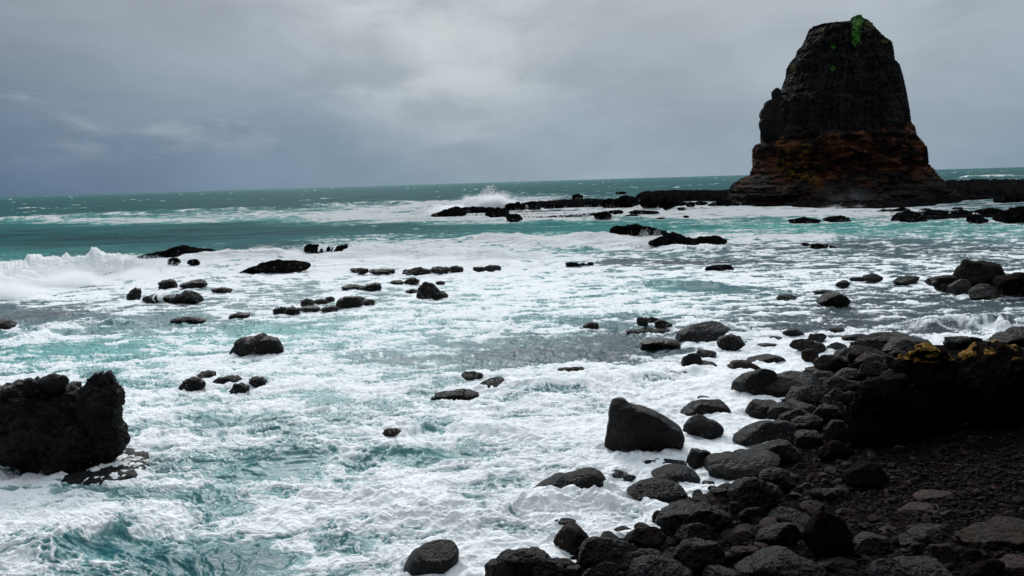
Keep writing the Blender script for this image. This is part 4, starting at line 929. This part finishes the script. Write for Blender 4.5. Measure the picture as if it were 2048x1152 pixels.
R_('wide rough boulder at the bottom edge left of the egg-shaped one', [(1478,1155),(1518,1120),(1558,1100),(1600,1092),(1627,1101),(1647,1130),(1642,1175),(1480,1178)], 'grey')
R_('low grey-pink slab under the tall egg-shaped boulder', (1632,1112,1712,1150,.4), 'brown')
R_('blue-grey rough boulder right of the egg-shaped one', [(1698,1110),(1702,1078),(1720,1064),(1760,1062),(1785,1080),(1788,1108),(1745,1116)], 'grey')
R_('long grey boulder with a dark right end, lower right', [(1800,1095),(1828,1070),(1862,1052),(1890,1047),(1914,1058),(1927,1080),(1920,1098),(1880,1100),(1830,1102)], 'grey')
R_('smooth brown boulder half under the long grey one', (1846,1086,1922,1132,.5), 'brown')
R_('narrow upright stone beside the smooth brown boulder', (1814,1084,1856,1114,.6), 'grey')
R_('wide grey rock at the bottom edge with a hollow in it', [(1745,1150),(1762,1120),(1800,1112),(1850,1114),(1895,1128),(1912,1150),(1905,1180),(1745,1180)], 'grey')
R_('black domed rock at the bottom right', [(1922,1165),(1940,1132),(1970,1116),(1998,1120),(2020,1145),(2028,1180),(1925,1180)], 'dark')
R_('brown pitted rock shelf at the right edge', [(1918,1070),(1948,1050),(2000,1040),(2060,1034),(2110,1045),(2110,1108),(1990,1112),(1940,1100)], 'brown', name='rock_ledge', lump=.16, facets=8, fine=1.2, depth=1.0)
R_('brown rock ledge in the lower right corner', [(1996,1140),(2020,1116),(2060,1108),(2110,1110),(2110,1170),(2010,1170)], 'pink', name='rock_ledge', lump=.16)
R_('long pinkish flat stone on the shingle', [(1800,1016),(1815,1008),(1850,1004),(1895,1005),(1914,1014),(1905,1026),(1850,1030),(1812,1026)], 'pink', name='flat_stone', lump=.12)
R_('dull pinkish flat stone behind the long one', [(1830,994),(1850,984),(1890,979),(1925,986),(1932,996),(1890,1003),(1845,1002)], 'pink', name='flat_stone', lump=.12)
R_('sharp dark wedge-shaped boulder on the shingle', [(1687,968),(1690,950),(1700,938),(1731,921),(1752,925),(1770,940),(1780,962),(1768,977),(1720,982)], 'dark', facets=12, boxy=.6)
sm = [('pinkish cube-like stone among small stones', (1633,945,1658,968,.5), 'pink'), ('small pink stone left of the cube-like one', (1612,950,1632,966,.5), 'pink'), ('small brown stone near the pale worn boulder', (1590,925,1609,943,.5), 'brown'),
 ('orange-brown broken stone above the flat pale pink one', (1598,966,1632,988,.4), 'brown'), ('brown-grey stone at the foot of the sharp wedge', (1664,958,1696,980,.5), 'brown'), ('grey layered stone in the middle of the shingle', (1643,978,1702,1006,.5), 'grey'),
 ('flat pale pink stone in front of the grey layered one', (1598,1002,1642,1022,.4), 'pink'), ('pair-like pale grey stone left on the shingle', (1570,984,1606,1003,.5), 'grey'), ('small pink stone above the blue-grey boulder', (1756,1052,1798,1068,.5), 'pink'),
 ('small flat reddish stone under the grey layered one', (1670,1016,1702,1030,.5), 'brown'), ('little reddish stone right of the long pinkish one', (1880,1020,1916,1042,.5), 'brown'), ('small grey stone between the stacked pair and brown slab', (1506,1050,1530,1068,.5), 'grey'),
 ('brown stone wedged behind the long grey boulder', (1815,1046,1880,1066,.6), 'brown'), ('dark low stone at the foot of the wedge boulder', (1712,972,1765,992,.5), 'dark'), ('dark little stone right of the blue-grey boulder', (1780,1074,1812,1096,.5), 'brown'),
 ('small dark stone at the edge of the brown shelf', (1925,1098,1975,1124,.4), 'dark')]
for l, b, m in sm: R_(l, b, m, name='stone')
# the pile above, up to the outcrop
pile = [('long low boulder forming the top left of the pile against the sea', [(1713,687),(1716,672),(1740,665),(1790,663),(1812,668),(1822,680),(1800,692)], 'wet'),
 ('small flat boulder sticking out left at the top of the pile', (1692,669,1742,680,.6), 'wet'), ('flat-topped boulder under the long low one', (1701,680,1764,699,.5), 'wet'),
 ('broad smooth boulder against the sea, left of the lichen', [(1768,697),(1790,685),(1820,678),(1840,672),(1855,679),(1864,692),(1850,704),(1785,707)], 'wet'),
 ('dark boulder behind the yellow lichen edge', (1892,671,1934,692,.5), 'wet'), ('low dark boulder right behind the yellow lichen edge', (1930,675,1962,687,.4), 'wet'),
 ('large dark boulder rising to the right edge behind the outcrop', [(1983,684),(2005,675),(2030,661),(2060,650),(2100,648),(2110,695),(2020,698)], 'wet'),
 ('grey boulder at the head of the white channel', (1668,697,1708,716,.4), 'grey'), ('brown-black boulder beside the white channel', (1635,712,1696,740,.5), 'brown'),
 ('mossy brown boulder in the upper pile', (1700,694,1768,724,.5), 'brown'), ('brown slab boulder under the mossy one', (1713,705,1778,732,.5), 'brown'),
 ('dark flat boulder at the foam corner', (1617,733,1674,749,.6), 'wet'), ('lumpy dark boulder just below the foam corner', (1630,741,1674,757,.6), 'wet'),
 ('rough boulder right of the foam corner', (1672,736,1722,757,.5), 'wet'), ('dark boulder with a pale top edge, mid pile', (1718,724,1772,750,.5), 'wet'),
 ('reddish brown boulder in the middle of the pile', [(1645,785),(1650,762),(1672,751),(1705,752),(1722,768),(1715,788),(1680,792)], 'brown'), ('large black boulder under the split one', [(1574,812),(1580,792),(1605,775),(1635,769),(1655,782),(1660,805),(1630,820),(1590,820)], 'wet'),
 ('small dark boulder left of the outcrop foot', (1652,781,1702,812,.5), 'wet'), ('tilted stone leaning on the outcrop', (1688,783,1714,808,.7), 'grey'),
 ('dark boulder with a rounded back, mid shore', [(1623,850),(1625,820),(1645,805),(1672,806),(1684,828),(1682,852)], 'wet'), ('small grey boulder on the rounded-back one', (1648,806,1687,837,.5), 'grey'),
 ('round brownish boulder near the shingle', (1652,845,1697,886,.5), 'brown'), ('dark stone left of the round brownish boulder', (1589,832,1642,862,.5), 'wet'), ('pale topped boulder at the top of the shingle', (1594,858,1642,887,.4), 'grey'),
 ('grey upright stone left of the lichen corner', (1778,702,1814,724,.5), 'grey'), ('grey block under the upright stone', (1768,715,1797,737,.4), 'grey'), ('narrow pale stone at the lichen corner', (1798,709,1818,737,.5), 'grey'),
 ('white-edged boulder at the upper left of the outcrop', (1762,739,1812,768,.5), 'grey'), ('dark boulder below the tilted leaning stone', (1690,810,1720,850,.5), 'dark'), ('low dark boulder right of the large black one', (1560,845,1600,872,.4), 'wet'),
 ('dark boulder filling the gap under the long ridged one', (1560,822,1625,856,.5), 'wet'), ('black boulder at the bottom of the pile by the shingle', (1640,880,1700,912,.5), 'dark')]
for l, b, m in pile:
    if isinstance(b, tuple):
        x0, y0, x1, y1 = b[:4]; gx_, gy_ = (x1 - x0) * .10, (y1 - y0); b = (x0 - gx_, y0 - .05 * gy_, x1 + gx_, y1 + .35 * gy_, b[4])
    R_(l, b, m)
# the dark outcrop with yellow lichen
LB = []
o, V, F = rock('big black outcrop with yellow lichen along its top edge, right side', [
  [(1690,892),(1695,835),(1704,790),(1715,764),(1740,755),(1772,750),(1820,744),(1865,780),(1870,890),(1760,910)],
  {'p': [(1775,900),(1785,770),(1811,707),(1826,693),(1865,685),(1893,688),(1920,715),(1960,780),(1960,905),(1860,910)], 'dy': .15},
  {'p': [(1885,905),(1891,712),(1903,689),(1945,682),(1975,679),(2012,688),(2048,700),(2110,735),(2160,800),(2160,905)], 'dy': .1}], 'dark', 'rock_outcrop', depth=.55, lump=.13, boxy=.55, facets=16, fine=1.2, base=905, water=False, freq=1.6)
SD = f3(V[F].mean(1) * 4.5, 4, .65) + .4 * f3(V[F].mean(1) * 1.3, 2)
ztp = V[:, 2].max()
shell(o, V, F, lambda C, N: (C[:, 2] > ztp - 0.34) & (N[:, 2] > 0.22) & (SD > 0.02) & (N[:, 1] < .6), 'lichen_patch', LICHEN, 0.004, 'bright yellow lichen crust')
px_, py_ = project(V[F].mean(1) + np.array(o.location))
shell(o, V, F, lambda C, N: (((px_ - 2030) / 16) ** 2 + ((py_ - 712) / 20) ** 2 + SD < .5) & (N[:, 1] < .3) & (SD > -.1), 'lichen_patch', LICHEN, 0.004, 'bright yellow lichen crust')

# cobbles lying between the boulders, and the shingle
R = np.random.RandomState(5)
PROTO = []
for k in range(7):
    V0, F0 = ico(2); U = V0 * np.array([1, R.uniform(.6, .9), R.uniform(.45, .7)])
    for i in range(9):
        n = R.normal(size=3); n /= np.linalg.norm(n); h = R.uniform(.4, .62); kk = np.maximum(U @ n - h, 0); U = U - np.outer(kk * .9, n)
    U = U * (1 + .08 * f3(U * 2 + k * 9, 3))[:, None]
    PROTO.append([mesh_from('cobble', U, F0, ROCK[m]) for m in ('wet', 'grey', 'brown', 'pink')])
cnt = 0
while cnt < 285:
    a, b = R.uniform(980, 2048), R.uniform(700, 1150)
    P0 = hit(a, b)
    s = shore_dist(np.array([P0[0]]), np.array([P0[1]]))[0]
    if s < -0.15 or s > 7: continue
    if s > 3.2 and R.rand() < .6: continue
    r = R.uniform(.04, .11) * (1.7 if s < 2.2 else .8)
    me = PROTO[R.randint(7)][R.choice([0, 0, 0, 1, 1, 2, 2, 3])]
    z = ground_z(np.array([P0[0]]), np.array([P0[1]]))[0]
    o = link('cobble', me, (P0[0], P0[1], z + r * .3)); o.scale = (r, r, r); o.rotation_euler = (R.uniform(-.4, .4), R.uniform(-.4, .4), R.uniform(0, 6.28))
    tag(o, 'fist to head sized angular cobble lying among the boulders of the dark shore', 'cobble', 'loose cobbles of the dark shore'); cnt += 1
n = 60000
a = R.uniform(0, 10, n); ang = None
Xs = R.uniform(-1, 13, n); Ys = R.uniform(4.5, 19, n)
s = shore_dist(Xs, Ys); ok = (s > 0.2) & (s < 8) & (np.abs(Xs) < Ys * .85); Xs, Ys = Xs[ok], Ys[ok]
Zs = ground_z(Xs, Ys); rs = R.gamma(3, .007, len(Xs)) + .007
V0, F0 = ico(0); V1 = V0 * np.array([1, .75, .55])
an = R.uniform(0, 6.28, len(Xs)); ca, sa = np.cos(an), np.sin(an)
J = V1[None] * rs[:, None, None] * (1 + R.uniform(-.3, .3, (len(Xs), 12, 1)))
K = np.stack([J[..., 0] * ca[:, None] - J[..., 1] * sa[:, None] + Xs[:, None], J[..., 0] * sa[:, None] + J[..., 1] * ca[:, None] + Ys[:, None], J[..., 2] + (Zs + rs * .2)[:, None]], -1).reshape(-1, 3)
KF = (F0[None] + (np.arange(len(Xs)) * 12)[:, None, None]).reshape(-1, 3)
SHG = bpy.data.materials.new('shingle_stones'); SHG.use_nodes = True; T = NT(SHG.node_tree)
rnd = T.n('ShaderNodeAttribute', {'attribute_name': 'tone'}).outputs['Fac']
cc = T.mix(T.ss(rnd, 0.0, 0.8), (0.004, 0.0036, 0.0036), (0.015, 0.012, 0.011)); cc = T.mix(T.ss(rnd, 0.8, 1.0), cc, (0.05, 0.03, 0.025))
p = T.n('ShaderNodeBsdfPrincipled', None, Base_Color=cc, Roughness=0.7); p.inputs['Specular IOR Level'].default_value = 0.05; T.n('ShaderNodeOutputMaterial', None, Surface=p.outputs[0])
tag(link('shingle', mesh_from('shingle', K, KF, SHG, False, {'tone': np.repeat(R.rand(len(Xs)), 12)})), 'dark shingle of small angular stones covering the beach', 'shingle', kind='stuff')

# the headland cliff that shades this shore, right of and behind the camera
pathc = np.array([(26, 26), (16.5, 14), (13.0, 8), (10.5, 2), (7, -4), (0, -9), (-12, -13), (-30, -18), (-50, -30)], float)
tt = np.linspace(0, len(pathc) - 1, 260); hx = np.interp(tt, range(len(pathc)), pathc[:, 0]); hy = np.interp(tt, range(len(pathc)), pathc[:, 1])
hz = np.linspace(0, 1, 90); HZ, HX = np.meshgrid(hz, hx, indexing='ij'); _, HY = np.meshgrid(hz, hy, indexing='ij')
Hh = np.interp(tt, [0, 1, 2, 4, 8], [6, 10, 14, 20, 24])[None] * HZ
nx = np.gradient(hy); ny = -np.gradient(hx); nl = np.hypot(nx, ny); nx, ny = -nx / nl, -ny / nl
PP = np.stack([HX, HY, Hh], -1).reshape(-1, 3); dn = 1.6 * f3(PP * .25, 5, .6) - 5.0 * (Hh.ravel() / 24.0)
sgn = 1
PP[:, 0] -= -np.tile(nx, 90) * dn * sgn; PP[:, 1] -= -np.tile(ny, 90) * dn * sgn
PP[:, 2] += .5
i = np.arange(89)[:, None] * 260 + np.arange(259)[None]
Fc = np.stack([i, i + 1, i + 261, i + 260], -1).reshape(-1, 4)
tag(link('headland', mesh_from('headland', PP, Fc, ROCK['dark'])), kind='structure')

# ------------------------------------------------------------------ foam gathered round the rocks
add = np.zeros(len(SEA_ARR['x']))
for (cx, cy, ra, rb) in WET_ROCKS:
    x = SEA_ARR['x']; y = SEA_ARR['y']; w = max(0.25, 0.35 * ra)
    m = (np.abs(x - cx) < ra + 4 * w) & (np.abs(y - cy) < rb + 4 * w)
    d = (np.hypot((x[m] - cx) / (ra + 1e-3), (y[m] - cy) / (rb + 1e-3)) - 1) * min(ra, rb)
    add[m] = np.maximum(add[m], 0.30 * np.exp(-(np.maximum(d, 0) / w) ** 2))
sea_me.attributes['foam'].data.foreach_set('value', (SEA_ARR['FV'] + add).astype(np.float32))
nzz = f2(SEA_ARR['x'] * 2.2, SEA_ARR['y'] * 2.2, 3)
co_ = np.stack([SEA_ARR['x'], SEA_ARR['y'], SEA_ARR['Z'] + add * (0.02 + 0.4 * nzz)], 1).astype(np.float32)
sea_me.vertices.foreach_set('co', co_.ravel()); sea_me.update()

# ------------------------------------------------------------------ spray thrown up by breaking waves
def spray_mat(dens, nscale, thr):
    m = bpy.data.materials.new('spray_mist'); m.use_nodes = True; T = NT(m.node_tree)
    co = T.n('ShaderNodeTexCoord').outputs['Object']
    r = T.vmath('LENGTH', co).outputs['Value']
    nz = T.noise(co, nscale, 5, 0.65, 0.6).outputs[0]
    f = T.math('ADD', T.math('MULTIPLY', T.math('SUBTRACT', 1.0, r), 1.3), T.math('MULTIPLY', T.math('SUBTRACT', nz, 0.5), 2.4))
    d = T.math('MULTIPLY', T.math('MULTIPLY', T.ss(f, thr, thr + 0.9), T.ss(r, 0.98, 0.35)), dens)
    v = T.n('ShaderNodeVolumePrincipled', None, Color=(0.995, 0.997, 1.0, 1), Density=d, Anisotropy=0.2)
    T.n('ShaderNodeOutputMaterial', None, Volume=v.outputs[0]); return m
SPR = {}
def spray(label, cx, base, hw, hgt, dens, depth=None, nscale=2.3, thr=0.30, dback=0.0):
    Pb = on_water(cx, base); Y = Pb[1] + dback; w = hw / FPX * Y; h = hgt / FPX * Y
    V0, F0 = ico(2)
    key = (round(dens, 3), nscale, thr)
    if key not in SPR: SPR[key] = spray_mat(*key)
    me = mesh_from('spray', V0, F0, SPR[key]); o = link('wave_spray', me, (Pb[0] * Y / Pb[1], Y, 0.0)); o.scale = (w, depth or max(w * .35, h * .6), h)
    tag(o, label, 'spray', kind='stuff')
spray('tall white plume bursting over the far reef', 985, 414, 62, 38, 5.0, depth=3.0, thr=.2)
spray('second plume of the burst over the far reef', 945, 412, 36, 30, 5.0, depth=2.5, thr=.2)
spray('low drift of spray left of the far plume', 900, 425, 75, 24, 4.0, depth=3.0, thr=.2)
spray('long thin drift of spray blown right of the far plume', 1080, 408, 95, 13, 0.6, depth=3.0)
spray('cottony spray over the big breaker on the left', 140, 575, 120, 62, 3.0, depth=1.6, dback=1.0)
spray('cottony spray at the left edge of the big breaker', 10, 600, 120, 60, 3.0, depth=1.6, dback=1.0)
spray('lower spray right of the big breaker', 270, 560, 90, 42, 1.3, depth=1.6, dback=1.0)
spray('spray between the lone island rock and the streaming pair', 575, 512, 60, 20, 1.6, depth=1.5)
spray('spray over the long surf band, left part', 770, 520, 90, 18, 1.3, depth=1.2)
spray('spray over the long surf band, right part', 980, 525, 100, 18, 1.3, depth=1.2)
spray('thin mist rising at the foot of the sea stack', 1690, 408, 110, 52, 0.12, depth=6.0, thr=0.2)
spray('burst of white water at the shelf below the sea stack', 1700, 416, 90, 12, 0.8, depth=3.0)
# thrown drops and fine spray
R = np.random.RandomState(3); allV = []; TV = np.array([(1, 1, 1), (1, -1, -1), (-1, 1, -1), (-1, -1, 1)]) * .75
def drops(cx, base, hw, hgt, n, size, dback=0.0, dep=.8, plumes=5, fine=.5):
    """a ragged fan of drops: several jets of different height, densest near the water"""
    Pb = on_water(cx, base); Y = Pb[1] + dback; w = hw / FPX * Y; h = hgt / FPX * Y
    jc = R.uniform(-.75, .75, plumes); jh = R.uniform(.45, 1.0, plumes); jh[np.abs(jc).argmin()] = 1; jw = R.uniform(.12, .32, plumes); lean = R.uniform(-.25, .25, plumes)
    j = R.randint(0, plumes, n); v = R.rand(n) ** 1.7
    u = jc[j] + R.normal(size=n) * jw[j] * (.6 + .8 * v) * .8 + lean[j] * v
    hh = v * jh[j] * np.exp(-((u - jc[j]) / (jw[j] * 2.2)) ** 2)
    C = np.stack([Pb[0] * Y / Pb[1] + u * w, Y + R.normal(size=n) * dep * .6, hh * h + .02], 1)
    C += (f3(C * 1.2, 3)[:, None] * np.array([.25, 0, .3])) * h
    s = size * (R.rand(n) ** 2 * 1.3 + .25)
    allV.append((C[:, None] + TV[None] * s[:, None, None]).reshape(-1, 3))
drops(978, 412, 54, 40, 26000, .055, dep=2.5, plumes=6); drops(930, 416, 75, 18, 7000, .05, dep=2.5); drops(1060, 405, 90, 12, 5000, .045, dep=3, plumes=9)
drops(150, 552, 160, 44, 16000, .017, dep=1.4, plumes=9); drops(20, 575, 120, 50, 9000, .017, dep=1.4); drops(290, 538, 80, 26, 6000, .017, plumes=7)
drops(1294, 494, 34, 36, 5000, .014, dep=.5, plumes=9); drops(1230, 484, 60, 14, 3000, .018, dep=.8)
drops(560, 508, 80, 20, 7000, .018, plumes=7); drops(780, 508, 110, 18, 6000, .016, plumes=9); drops(1000, 518, 120, 18, 7000, .016, plumes=9); drops(635, 504, 40, 20, 3000, .018, dep=.4)
drops(1700, 412, 80, 9, 2500, .02, dep=1.5, plumes=14); drops(1500, 408, 40, 10, 1500, .04, dep=1.5); drops(870, 425, 60, 14, 3000, .045)
drops(1190, 812, 40, 30, 900, .004, dep=.3); drops(1250, 912, 60, 12, 900, .003, dep=.08, plumes=9); drops(1420, 676, 26, 20, 900, .005, dep=.15)
drops(210, 1085, 60, 20, 1500, .0035, dep=.2, plumes=8); drops(1240, 955, 30, 16, 600, .003, dep=.1); drops(20, 900, 40, 20, 900, .004, dep=.1); drops(1860, 660, 60, 16, 900, .006, dep=.2)
for (cx, cy, ra, rb) in WET_ROCKS:                      # small splashes along the foot of the rocks
    n_ = int(60 + 120 * min(ra, 2)); a_ = R.uniform(0, 6.283, n_); g_ = f2(np.cos(a_) * 2 + cx, np.sin(a_) * 2 + cy, 2) > 0.05; a_ = a_[g_]; n_ = len(a_)
    C = np.stack([cx + np.cos(a_) * ra * R.uniform(.92, 1.12, n_), cy + np.sin(a_) * rb * R.uniform(.95, 1.2, n_), np.abs(R.normal(size=n_)) * min(.10 + .1 * ra, .45) + .03], 1)
    s = (.0022 + .00016 * cy) * (R.rand(n_) + .3)
    allV.append((C[:, None] + TV[None] * s[:, None, None]).reshape(-1, 3))
DV = np.concatenate(allV); TF_ = np.array([(0, 1, 2), (0, 3, 1), (0, 2, 3), (1, 3, 2)]); DF = (TF_[None] + (np.arange(len(DV) // 4) * 4)[:, None, None]).reshape(-1, 3)
tag(link('spray_drops', mesh_from('spray_drops', DV, DF, DROPM)), 'white drops of water thrown up where the waves hit rocks', 'spray', kind='stuff')
